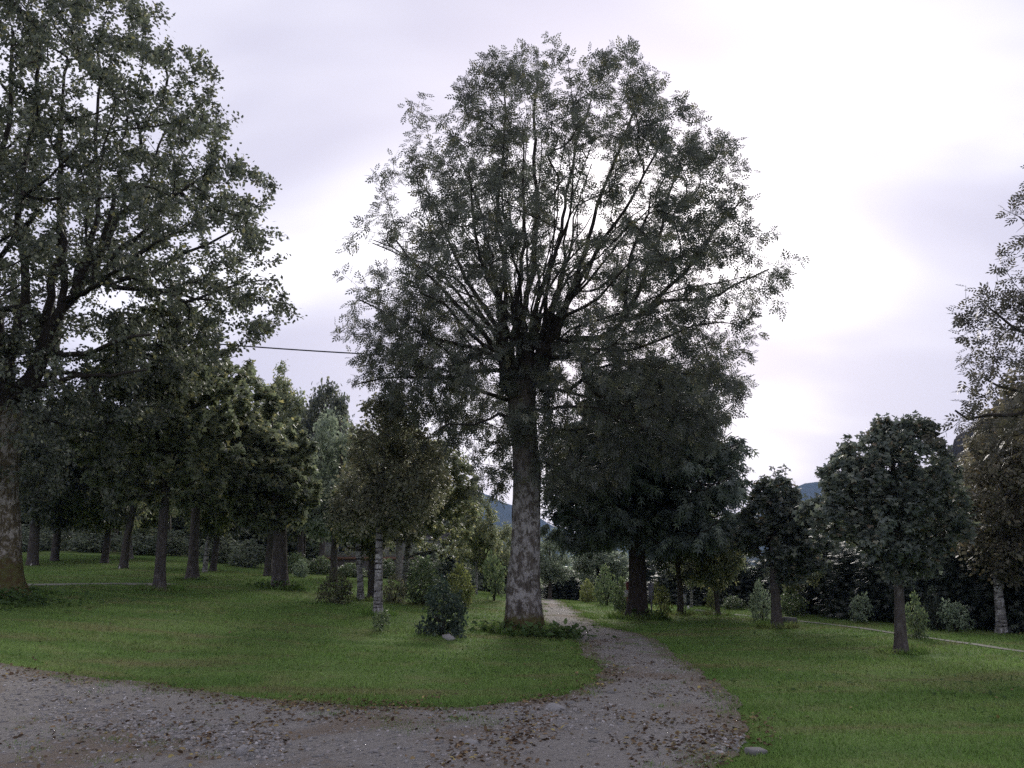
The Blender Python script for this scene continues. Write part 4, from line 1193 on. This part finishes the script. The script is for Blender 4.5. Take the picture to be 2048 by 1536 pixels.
# ------------------------------------------------------------------ hills
M_HILL, nt, b = mat('forested hill')
v = objco(nt)
hc = ramp(nt, noise(nt, .03, 6, .7, v), [(.3, (.030, .042, .030)), (.55, (.050, .062, .040)), (.75, (.085, .080, .055))])
nt.links.new(hc, b.inputs['Base Color']); b.inputs['Roughness'].default_value = 1.0; b.inputs['Specular IOR Level'].default_value = .0
M_HILLB, nt, b = mat('brown wooded slope')
v = objco(nt)
hc = ramp(nt, noise(nt, .05, 6, .7, v), [(.3, (.034, .032, .022)), (.5, (.058, .048, .034)), (.65, (.050, .052, .030)), (.8, (.085, .058, .040))])
nt.links.new(hc, b.inputs['Base Color']); b.inputs['Roughness'].default_value = 1.0; b.inputs['Specular IOR Level'].default_value = .0
def hill(name, label, ridge_px, dist, depthw, m, seed, rough, nt_=70, na=160):
    az, el = [], []
    for px, py in ridge_px:
        d = P(px, py, 100.) - np.array((0, 0, CAM_Z))
        az.append(math.atan2(d[0], d[1])); el.append(math.atan2(d[2], math.hypot(d[0], d[1])))
    az, el = np.array(az), np.array(el)
    A = np.linspace(az[0], az[-1], na)
    E = np.interp(A, az, el)
    E = np.convolve(np.pad(E, 4, 'edge'), np.ones(9) / 9, 'valid')
    T = np.linspace(0, 1, nt_)
    AA, TT = np.meshgrid(A, T, indexing='ij')
    prof = np.where(TT < .62, np.sin(np.clip(TT / .62, 0, 1) * math.pi / 2) ** 1.25, np.cos(np.clip((TT - .62) / .38, 0, 1) * math.pi / 2))
    rr = dist + (TT - .62) * depthw
    ridge_h = np.minimum(np.tan(E)[:, None] * dist + CAM_Z, 170)
    pts = np.stack([rr * np.sin(AA), rr * np.cos(AA), ridge_h * prof - 8], -1)
    f = pts.reshape(-1, 3)
    nz = lump(f, seed, 6.0 / depthw * 2) * rough * 1.0 + lump(f, seed + 1, 30.0 / depthw * 2) * rough * .35 + lump(f, seed + 2, 110. / depthw * 2) * rough * .12
    f[:, 2] += nz * (prof.ravel() * 1.0) * .6
    n0, n1 = AA.shape
    ii, jj = np.meshgrid(np.arange(n0 - 1), np.arange(n1 - 1), indexing='ij')
    q = np.stack([ii * n1 + jj, ii * n1 + jj + 1, (ii + 1) * n1 + jj + 1, (ii + 1) * n1 + jj], -1).reshape(-1, 4)
    return tag(obj(name, mesh_np(name, f, [q], m, True)), label, kind='structure'), f.reshape(n0, n1, 3)
hill('hill', 'blue wooded hill seen left of the big ash trunk', [(-900,960),(200,960),(500,955),(800,958),(940,985),(985,993),(1030,1006),(1090,1050),(1180,1075),(1300,1088),(1450,1050),(1560,985),(1605,966),(1680,960),(1900,970),(2400,960)],
     1800, 1100, M_HILL, 3, 22)
hs, hp = hill('hillside', 'steep brown wooded hillside rising at the right edge', [(1840,1060),(1880,1000),(1905,955),(1945,905),(1985,855),(2015,825),(2048,800),(2150,740),(2400,650),(3200,560)], 330, 200, M_HILLB, 8, 5, 60, 130)
def wood_on(hp, n, h0, h1, seed, m):
    r = np.random.default_rng(seed)
    i = r.integers(0, int(hp.shape[0] * .5), n); j = r.integers(8, int(hp.shape[1] * .70), n)
    p = hp[i, j] + r.normal(size=(n, 3)) * np.array((3, 3, 0))
    h = r.uniform(h0, h1, n)
    V, F = [], []
    ang = np.arange(5) * 2 * math.pi / 5
    ring = np.c_[np.cos(ang), np.sin(ang), np.zeros(5)]
    tv = np.concatenate([ring * .40 + (0, 0, -.2), ring * .52 + (0, 0, .35), ring * .36 + (0, 0, .75), [(0, 0, .95)]])
    q = [[k, (k + 1) % 5, 5 + (k + 1) % 5, 5 + k] for k in range(5)] + [[5 + k, 5 + (k + 1) % 5, 10 + (k + 1) % 5, 10 + k] for k in range(5)]
    t = [[10 + k, 10 + (k + 1) % 5, 15] for k in range(5)]
    rot = r.uniform(0, 6.28, n); c, s = np.cos(rot), np.sin(rot)
    x = tv[None, :, 0] * c[:, None] - tv[None, :, 1] * s[:, None]; y = tv[None, :, 0] * s[:, None] + tv[None, :, 1] * c[:, None]
    jit = 1 + r.normal(size=(n, 16)) * .15
    v = np.stack([x * jit, y * jit, np.broadcast_to(tv[None, :, 2], x.shape)], -1) * h[:, None, None] + p[:, None]
    off = (np.arange(n) * 16)[:, None, None]
    return mesh_np('forest', v.reshape(-1, 3), [(np.array(q)[None] + off).reshape(-1, 4), (np.array(t)[None] + off).reshape(-1, 3)], m)
tag(obj('forest', wood_on(hp, 2600, 5, 9, 5, M_HILLB)), 'brown wood covering the steep right hillside', kind='stuff')

# ------------------------------------------------------------------ building, power line, signs, stones
def building():
    D = 58
    c = P(765, 1150, D); gz = float(terrain(c[0], c[1]))
    e = empty('low_building', (c[0], c[1], gz), 'long low pale building with rusty brown band behind the birches', 'building')
    M_W = plain('pale render', (.36, .35, .34), .9); M_B = plain('rusty brown band', (.16, .085, .055), .8); M_R = plain('grey roof sheets', (.19, .18, .18), .7)
    M_G = plain('window glass', (.03, .035, .04), .12); M_P = plain('dark plinth', (.07, .062, .055), .9)
    w = 8.6; z0 = 2.0 - gz
    obj('plinth', MB().box((0, 2, z0 / 2 - .2), (w, 4, z0 + .3)).mesh('plinth', M_P), e)
    obj('band', MB().box((0, 2, z0 + .06), (w + .16, 4.16, .17)).mesh('band', M_B), e)
    obj('wall', MB().box((0, 2, z0 + .75), (w - .04, 3.96, 1.3)).mesh('wall', M_W), e)
    v = np.array([(-w/2-.3, -.35, z0+1.38), (w/2+.3, -.35, z0+1.38), (w/2+.3, 4.35, z0+1.38), (-w/2-.3, 4.35, z0+1.38), (-w/2-.3, 2, z0+2.0), (w/2+.3, 2, z0+2.0)])
    obj('roof', mesh_np('roof', v, [np.array([(0, 1, 5, 4), (2, 3, 4, 5), (0, 3, 2, 1)]), np.array([(0, 4, 3), (1, 2, 5)])], M_R), e)
    for x in (-3.2, -1.3, .9, 2.9):
        f = obj('window', MB().box((x, .0, z0 + .8), (1.1, .08, .72)).mesh('window', M_W), e)
        obj('pane', MB().box((x - .25, -.046, z0 + .8), (.42, .02, .58)).mesh('pane', M_G), f)
        obj('pane', MB().box((x + .25, -.046, z0 + .8), (.42, .02, .58)).mesh('pane', M_G), f)
building()

M_POLE = plain('weathered pole wood', (.11, .095, .08), .9)
M_WIRE = plain('black cable', (.02, .02, .022), .6)
def power():
    tops = []
    for px, py, D, lab in ((60, 1120, 42, 'wooden power pole hidden in the left wood'), (1274, 1205, 46, 'wooden power pole standing behind the dark conifer')):
        b = base_at(px, py, D)
        top = P(px, 652 if px < 500 else 722, D)
        e = empty('power_pole', b, lab, 'pole', 'poles carrying the overhead cable')
        h = top[2] - b[2]
        obj('pole', MB().tube(np.array([(0, 0, -.3), (0, 0, h * .5), (0, 0, h + .25)]), np.array([.14, .12, .1]), 10).mesh('pole', M_POLE, True), e)
        obj('insulator', MB().tube(np.array([(0, -.1, h - .08), (0, -.1, h - .02), (0, -.1, h + .06)]), np.array([.04, .055, .02]), 8).mesh('insulator', plain('porcelain', (.5, .48, .45), .3), True), e)
        tops.append(top + np.array((0, -.16, 0)))
    s = np.linspace(0, 1, 40)[:, None]
    p = tops[0] * (1 - s) + tops[1] * s
    p[:, 2] -= 4 * .55 * (s * (1 - s))[:, 0]
    o = obj('overhead_cable', MB().tube(p, .04, 6).mesh('overhead_cable', M_WIRE, True))
    tag(o, 'black overhead cable crossing the sky gap left of the big ash', 'cable')
power()

def rock_mesh(name, seed, m, flat=.55, sub=2, lump_=.22):
    r = np.random.default_rng(seed)
    import bmesh
    bm = bmesh.new(); bmesh.ops.create_icosphere(bm, subdivisions=sub, radius=1.0)
    v = np.array([x.co[:] for x in bm.verts])
    for _ in range(13):                      # chop flat facets
        d = unit(r.normal(size=3)); h = r.uniform(.42, .8)
        k = v @ d; v = v - np.maximum(k - h, 0)[:, None] * d
    v *= (1 + lump_ * lump(v, seed, 3.0))[:, None]
    v *= np.array((1, r.uniform(.6, .9), flat))
    f = np.array([[x.index for x in fc.verts] for fc in bm.faces]); bm.free()
    return mesh_np(name, v, [f], m, False, attr=np.full(len(f), 0.0))
M_PALE_ST = plain('pale limestone', (.23, .225, .22), .85, 0, .25, 9, .4)
M_GREY_ST = plain('grey slab stone', (.14, .137, .132), .9, 0, .25, 9, .4)
M_WHITE = plain('white painted stone', (.72, .71, .70), .7, 0, .12, 12)
def rock(px, py, wpx, hpx, label, m, seed, name='rock', D=None, cat='rock', flat=.5):
    p = ground_hit(px, py) if D is None else base_at(px, py, D)
    k = p[1] / F_PX * 1.02
    me = rock_mesh(name, seed, m, 1.0)
    o = obj(name, me, None, (p[0], p[1], p[2] + hpx * k * .12))
    o.scale = (wpx * k / 2 * 1.15, wpx * k / 2 * .9, hpx * k * .85)
    o.rotation_euler = (0, 0, seed * .7)
    return tag(o, label, cat)
rock(898,1279,36,12,'pale rock in the grass at the foot of the dark conical shrub',M_PALE_ST,21)
rock(1112,1420,42,14,'pale angular rock on the road edge below the big ash',M_PALE_ST,22)
rock(942,1490,40,12,'pale flat rock lying among brown leaves on the gravel road',M_PALE_ST,23)
rock(485,1512,34,20,'rounded pale rock half buried in leaves near the bottom of the road',M_PALE_ST,25)
rock(505,1518,26,14,'smaller grey rock touching the rounded pale rock',M_GREY_ST,26)
rock(1222,1388,26,9,'small grey rock at the grass corner where path meets road',M_GREY_ST,27)
rock(1140,1408,34,9,'low grey rock flush with the road beside the pale angular rock',M_GREY_ST,28)
rock(1042,1418,22,8,'small pale rock at the grass edge above the leaf drift',M_PALE_ST,29)
rock(1185,1485,34,9,'greyish flat rock in the middle of the gravel road',M_GREY_ST,30)
for px,py,D,lab in ((1352,1217,28,'small white stone left of the plaque tree foot'),(1370,1218,28,'small white stone right of the plaque tree foot'),(1376,1213,31,'small white stone by the thin white birch trunk'),
        (1428,1233,27.3,'small white stone left of the lichen-barked tree foot'),(1447,1233,27.3,'small white stone right of the lichen-barked tree foot'),
        (62,1131,35.6,'small white stone at the thick pale-trunked tree in the left wood'),(239,1137,35.6,'small white stone at the grey tree in the left wood'),(26,1178,19,'small white stone at the foot of the mossy left trunk')):
    rock(px,py,6 if D>20 else 7,7,lab,M_WHITE,int(px)%50+40,'white_stone',D,'stone')
# grey slab block near the footpath
p = ground_hit(1580, 1246)
blk = obj('stone_block', MB().box((0, 0, .07), (.36, .24, .18)).mesh('stone_block', M_GREY_ST), None, p)
blk.rotation_euler = (0, .08, .4)
bv = blk.modifiers.new('bevel', 'BEVEL'); bv.width = .03; bv.segments = 2
tag(blk, 'low grey stone block beside the slimmer sycamore trunk', 'block')
# flat slab at bottom right
p = ground_hit(1512, 1508)
sl = obj('stone_slab', MB().box((0, 0, .015), (.17, .12, .06)).mesh('stone_slab', M_GREY_ST), None, p)
sl.rotation_euler = (.05, .06, .35)
bv = sl.modifiers.new('bevel', 'BEVEL'); bv.width = .015; bv.segments = 2
tag(sl, 'flat grey slab in the grass corner at the bottom right of the road', 'slab')

M_SIGN = plain('faded grey sign', (.30, .29, .31), .6); M_SW = plain('white plaque', (.62, .62, .60), .5); M_RED = plain('red paint', (.16, .022, .018), .5); M_MET = plain('dull metal', (.20, .2, .2), .45, .6)
p = base_at(1304, 1232, 26)
e = empty('sign_post', p, 'grey rectangular sign board on a thin post beside the conifer', 'sign')
obj('post', MB().tube(np.array([(0, .03, -.1), (0, .03, .5), (0, .03, 1.12)]), .028, 8).mesh('post', M_MET, True), e)
obj('board', MB().box((0, 0, .82), (.17, .025, .5)).mesh('board', M_SIGN), e)
p = base_at(1372, 1219, 27.7)
e = empty('plaque', p + np.array((-.02, 0, .0)), 'small white plaque on a stake at the dark-stemmed tree right of the conifer', 'sign')
obj('stake', MB().tube(np.array([(0, .02, -.1), (0, .02, .3), (0, .02, .68)]), .018, 6).mesh('stake', M_MET, True), e)
obj('board', MB().box((0, 0, .53), (.10, .02, .28)).mesh('board', M_SW), e)
p = base_at(1258, 1222, 27)
e = empty('hydrant_post', p, 'red and white post half hidden behind the conifer trunk', 'post')
obj('post', MB().tube(np.array([(0, 0, -.1), (0, 0, .5), (0, 0, 1.0), (0, 0, 1.03)]), np.array([.07, .07, .07, .04]), 12).mesh('post', M_RED, True), e)
obj('panel', MB().box((-.07, -.1, .72), (.13, .02, .22)).mesh('panel', M_SW), e)
obj('cap', MB().tube(np.array([(0, 0, .98), (0, 0, 1.05), (0, 0, 1.1)]), np.array([.08, .08, .03]), 12).mesh('cap', M_RED, True), e)

# ------------------------------------------------------------------ stones bedded in the road
rs = np.random.default_rng(77)
SM = [rock_mesh('stone', 600 + k, M_STONE, rs.uniform(.35, .6), 1) for k in range(7)]
def px_sample(n, boxes):
    out = []
    w = np.array([b[4] for b in boxes], float); w /= w.sum()
    for k in rs.choice(len(boxes), n, p=w):
        x0, y0, x1, y1, _ = boxes[k][:5]; sk = boxes[k][5] if len(boxes[k]) > 5 else 0
        u = rs.random(); vv = rs.random()
        px = x0 + (x1 - x0) * u
        out.append((px, y0 + sk * u + (y1 - y0) * vv))
    return out
stone_boxes = [(0,1350,330,1430,8,40),(100,1390,560,1450,14,70),(240,1440,560,1500,9,30),(0,1430,300,1536,2),(560,1440,1000,1536,3),(1000,1410,1250,1470,4),(1050,1470,1480,1536,2),(1440,1470,1520,1520,2),(1200,1300,1450,1420,1)]
k = 0
for px, py in px_sample(480, stone_boxes):
    g = ground_hit(px, py)
    if not in_poly(g[None, :2], poly)[0]: continue
    if k >= 295: break
    s = rs.uniform(.022, .052) * (1.4 if rs.random() < .12 else 1)
    o = obj('stone', SM[k % 7], road, (g[0], g[1], g[2] + .012 - s * .05))
    o.scale = (s * rs.uniform(.9, 1.6), s, s * rs.uniform(.7, 1.2)); o.rotation_euler = (rs.normal() * .15, rs.normal() * .15, rs.uniform(0, 6.28))
    k += 1
# fine gravel
def scatter_on_road(n, ylo, yhi, r):
    out = []; got = 0
    while got < n:
        y = ylo * (yhi / ylo) ** r.random(n * 2)
        x = r.uniform(-.72, .72, n * 2) * y
        p = np.c_[x, y]; p = p[in_poly(p, poly)]
        out.append(p); got += len(p)
    return np.concatenate(out)[:n]
oct_v = np.array([(1,0,0),(-1,0,0),(0,1,0),(0,-1,0),(0,0,1),(0,0,-1.)]); oct_f = np.array([(0,2,4),(2,1,4),(1,3,4),(3,0,4),(2,0,5),(1,2,5),(3,1,5),(0,3,5)])
pp = scatter_on_road(7500, 6.3, 32, rs)
rub = np.array([ground_hit(*q)[:2] for q in px_sample(2100, [(0,1345,330,1420,6,45),(80,1385,560,1445,12,75),(260,1440,580,1500,6,30),(0,1430,300,1536,2),(600,1450,1000,1536,3),(1000,1410,1240,1470,3),(1420,1470,1520,1510,2)])])
rub = rub[in_poly(rub, poly)]
sc = np.r_[rs.uniform(.006, .018, len(pp)) * (.6 + .4 * pp[:, 1] / 10), rs.uniform(.010, .030, len(rub))]
pp = np.concatenate([pp, rub]); n = len(pp)
jv = oct_v[None] * (1 + rs.normal(size=(n, 6, 1)) * .25) * np.stack([sc * rs.uniform(.8, 1.6, n), sc, sc * .6], -1)[:, None]
rot = rs.uniform(0, 6.28, n); c, s = np.cos(rot)[:, None], np.sin(rot)[:, None]
jv = np.stack([jv[..., 0] * c - jv[..., 1] * s, jv[..., 0] * s + jv[..., 1] * c, jv[..., 2]], -1)
pz = terrain(pp[:, 0], pp[:, 1]) + .013
jv += np.c_[pp, pz][:, None]
gv = obj('gravel', mesh_np('gravel', jv.reshape(-1, 3), [(oct_f[None] + (np.arange(n) * 6)[:, None, None]).reshape(-1, 3)], M_STONE, attr=np.repeat(rs.random(n), 8)))
tag(gv, 'loose fine gravel lying on the road and path', kind='stuff')

# fallen leaves in drifts
lit_boxes = [(540,1392,880,1446,10),(600,1400,870,1432,8),(1000,1430,1110,1490,8),(880,1480,1060,1530,5),(1140,1278,1230,1300,6),(1190,1300,1260,1390,4),(1280,1330,1440,1400,8),(1230,1420,1480,1536,16),(1380,1420,1520,1500,7),
             (1040,1395,1230,1440,5),(100,1380,600,1470,7,30),(360,1440,560,1510,8),(0,1450,400,1536,4),(1150,1270,1350,1330,3),(800,1420,1100,1536,4)]
cen = [ground_hit(px, py) for px, py in px_sample(430, lit_boxes)]
e1 = L1[(L1[:, 1] < 15) & (np.abs(L1[:, 0]) < 8)]
cen += [np.r_[q, 0] + np.r_[rs.normal() * .2, -abs(rs.normal()) * .3, 0] for q in e1[rs.integers(0, len(e1), 130)]]
Lp = []
for g in cen:
    m = rs.integers(3, 13)
    Lp.append(g[None, :2] + rs.normal(size=(m, 2)) * np.array((.10, .15)) * rs.uniform(.5, 1.5))
gl = np.c_[rs.uniform(-.7, .7, 420), np.zeros(420)]; gl[:, 1] = rs.uniform(8, 24, 420); gl[:, 0] *= gl[:, 1]
Lp = np.concatenate(Lp + [gl, scatter_on_road(260, 6.5, 17, rs)])
Lz = terrain(Lp[:, 0], Lp[:, 1]) + .018
n = len(Lp)
ld = unit(np.c_[rs.normal(size=(n, 2)), rs.normal(size=n) * .25])
lu = unit(np.c_[rs.normal(size=(n, 2)) * .55, np.ones(n)])
tag(obj('fallen_leaves', leaves_mesh('fallen_leaves', 'ovate', np.c_[Lp, Lz], ld, lu, rs.uniform(.03, .065, n), M_LITTER, rs)), 'brown fallen leaves drifted along the gravel road and path', kind='stuff')

# ------------------------------------------------------------------ grass blades
rg = np.random.default_rng(99)
n = 315000
Y0, Y1 = 6.8, 46.0
e_ = .4
yy = (Y0 ** e_ + (Y1 ** e_ - Y0 ** e_) * rg.random(n)) ** (1 / e_)
xx = rg.uniform(-.72, .72, n) * yy
pt = np.c_[xx, yy]
ok = ~in_poly(pt, poly) & ~in_poly(pt, strip_r) & ~in_poly(pt, strip_l)
pt = pt[ok]
# ragged fringe: a few blades creep over the road edge, sparse tufts grow on the road
edge = np.concatenate([L1, R1])
edge = edge[(edge[:, 1] > 6) & (np.abs(edge[:, 0]) < .75 * edge[:, 1] + 1)]
ec = edge[rg.integers(0, len(edge), 900)] + rg.normal(size=(900, 2)) * .22
fr = np.concatenate([edge[rg.integers(0, len(edge), 12000)] + rg.normal(size=(12000, 2)) * .16, ec[rg.integers(0, 900, 22000)] + rg.normal(size=(22000, 2)) * .07])
tuft_px = px_sample(110, [(150,1370,420,1400,4),(420,1400,720,1450,5),(0,1440,450,1536,8),(1370,1500,1560,1536,7),(900,1425,1000,1450,3),(750,1430,900,1470,3),(1290,1330,1400,1420,2),(1180,1270,1330,1300,2)])
tf = [ground_hit(*p)[None, :2] + rg.normal(size=(rg.integers(25, 90), 2)) * rg.uniform(.05, .16) for p in tuft_px]
tf = np.concatenate(tf)
bases = [(1046,1266,20.3,.75,900),(320,1181,24,.5,420),(385,1159,30,.5,360),(560,1172,27,.6,420),(1275,1236,25.9,.7,500),(1555,1256,22,.4,360),(1803,1305,15.9,.35,420),(-8,1182,19.5,1.0,500),(757,1222,21.3,.35,300),(721,1202,26,.35,240),(1437,1233,27.5,.4,260),(1360,1221,28,.4,260)]
tb = []
for px, py, D, rad, m in bases:
    b = base_at(px, py, D); a = rg.uniform(0, 6.28, m)
    tb.append(np.c_[b[0] + np.cos(a) * rad * rg.uniform(.8, 1.35, m), b[1] + np.sin(a) * rad * rg.uniform(.8, 1.35, m)])
tb = np.concatenate(tb)
allp = np.concatenate([pt, fr, tf, tb])
hmul = np.concatenate([np.ones(len(pt)), np.full(len(fr), .9), np.full(len(tf), .8), np.full(len(tb), 3.2)])
n = len(allp)
far = (allp[:, 1] / 10) ** .6
lv = lump(np.c_[allp, np.zeros(n)], 71, 1.6) + .6 * lump(np.c_[allp, np.zeros(n)], 72, 5.0)
h = rg.uniform(.022, .05, n) * hmul * np.minimum(far, 1.6) ** .5 * np.clip(1 + .45 * lv, .45, 1.9)
w = rg.uniform(.0045, .008, n) * far * np.where(hmul > 2, 1.6, 1)
a = rg.uniform(0, math.pi, n)
z = terrain(allp[:, 0], allp[:, 1])
wx, wy = np.cos(a) * w, np.sin(a) * w
lean = rg.normal(size=(n, 2)) * h[:, None] * .55
v = np.empty((n, 3, 3))
v[:, 0] = np.c_[allp[:, 0] - wx, allp[:, 1] - wy, z - .004]
v[:, 1] = np.c_[allp[:, 0] + wx, allp[:, 1] + wy, z - .004]
v[:, 2] = np.c_[allp + lean, z + h]
tag(obj('grass', mesh_np('grass', v.reshape(-1, 3), [np.arange(n * 3).reshape(-1, 3)], M_BLADE, attr=rg.random(n))), 'short mown grass of the lawns', kind='stuff')

# broad-leaved weeds at the foot of the ash, the left tree and the conifer
wp = []
for px, py, D, rx, ry, m, off in ((1046,1266,20.3,.9,.5,150,-.6),(1130,1280,19.4,.5,.7,230,0),(990,1266,20.3,.6,.5,90,-.2),(1085,1283,19.3,.6,.35,110,0),(1305,1240,25.5,.5,.4,200,0),(20,1185,18.8,1.4,.8,520,-.4),(575,1172,26.6,.8,.4,160,0)):
    b = base_at(px, py, D)
    wp.append(np.c_[b[0] + rg.normal(size=m) * rx * .6, b[1] + off + rg.normal(size=m) * ry * .6, rg.uniform(.02, 1, m) ** 1.6 * .26])
# low clover and plantain rosettes in the lawn
m = 2600
yy = (7.2 ** .5 + (26 ** .5 - 7.2 ** .5) * rg.random(m)) ** 2; xx = rg.uniform(-.7, .7, m) * yy
lw = np.c_[xx, yy]; lw = lw[~in_poly(lw, poly)]; lw = lw[lump(np.c_[lw, np.zeros(len(lw))], 81, 1.1) > .05]
wp.append(np.c_[lw, np.full(len(lw), .035)])
nbig = sum(len(a) for a in wp[:-1])
wp = np.concatenate(wp)
wp[:, 2] += terrain(wp[:, 0], wp[:, 1])
n = len(wp)
tag(obj('weeds', leaves_mesh('weeds', 'ovate', wp, unit(np.c_[rg.normal(size=(n, 2)), rg.normal(size=n) * .4 + .2]), unit(np.c_[rg.normal(size=(n, 2)) * .5, np.ones(n)]), rg.uniform(.09, .2, n) * np.where(np.arange(n) < nbig, 1, .42), L_WEED, rg)),
    'broad-leaved weeds round the feet of the big trees', kind='stuff')

# ------------------------------------------------------------------ evening air
HAZE = 0.00016
if HAZE:
    M_HAZE = bpy.data.materials.new('evening air'); M_HAZE.use_nodes = True
    nt = M_HAZE.node_tree
    for nd in list(nt.nodes):
        if nd.type == 'BSDF_PRINCIPLED': nt.nodes.remove(nd)
    pv = nt.nodes.new('ShaderNodeVolumePrincipled')
    pv.inputs['Color'].default_value = (.34, .52, 1.0, 1)
    pv.inputs['Density'].default_value = HAZE
    nt.links.new(pv.outputs[0], nt.nodes['Material Output'].inputs['Volume'])
    hz = obj('haze', MB().box((0, 900, 98), (13000, 14000, 212)).mesh('haze', M_HAZE))
    tag(hz, 'thin bluish evening air over the valley', kind='stuff')
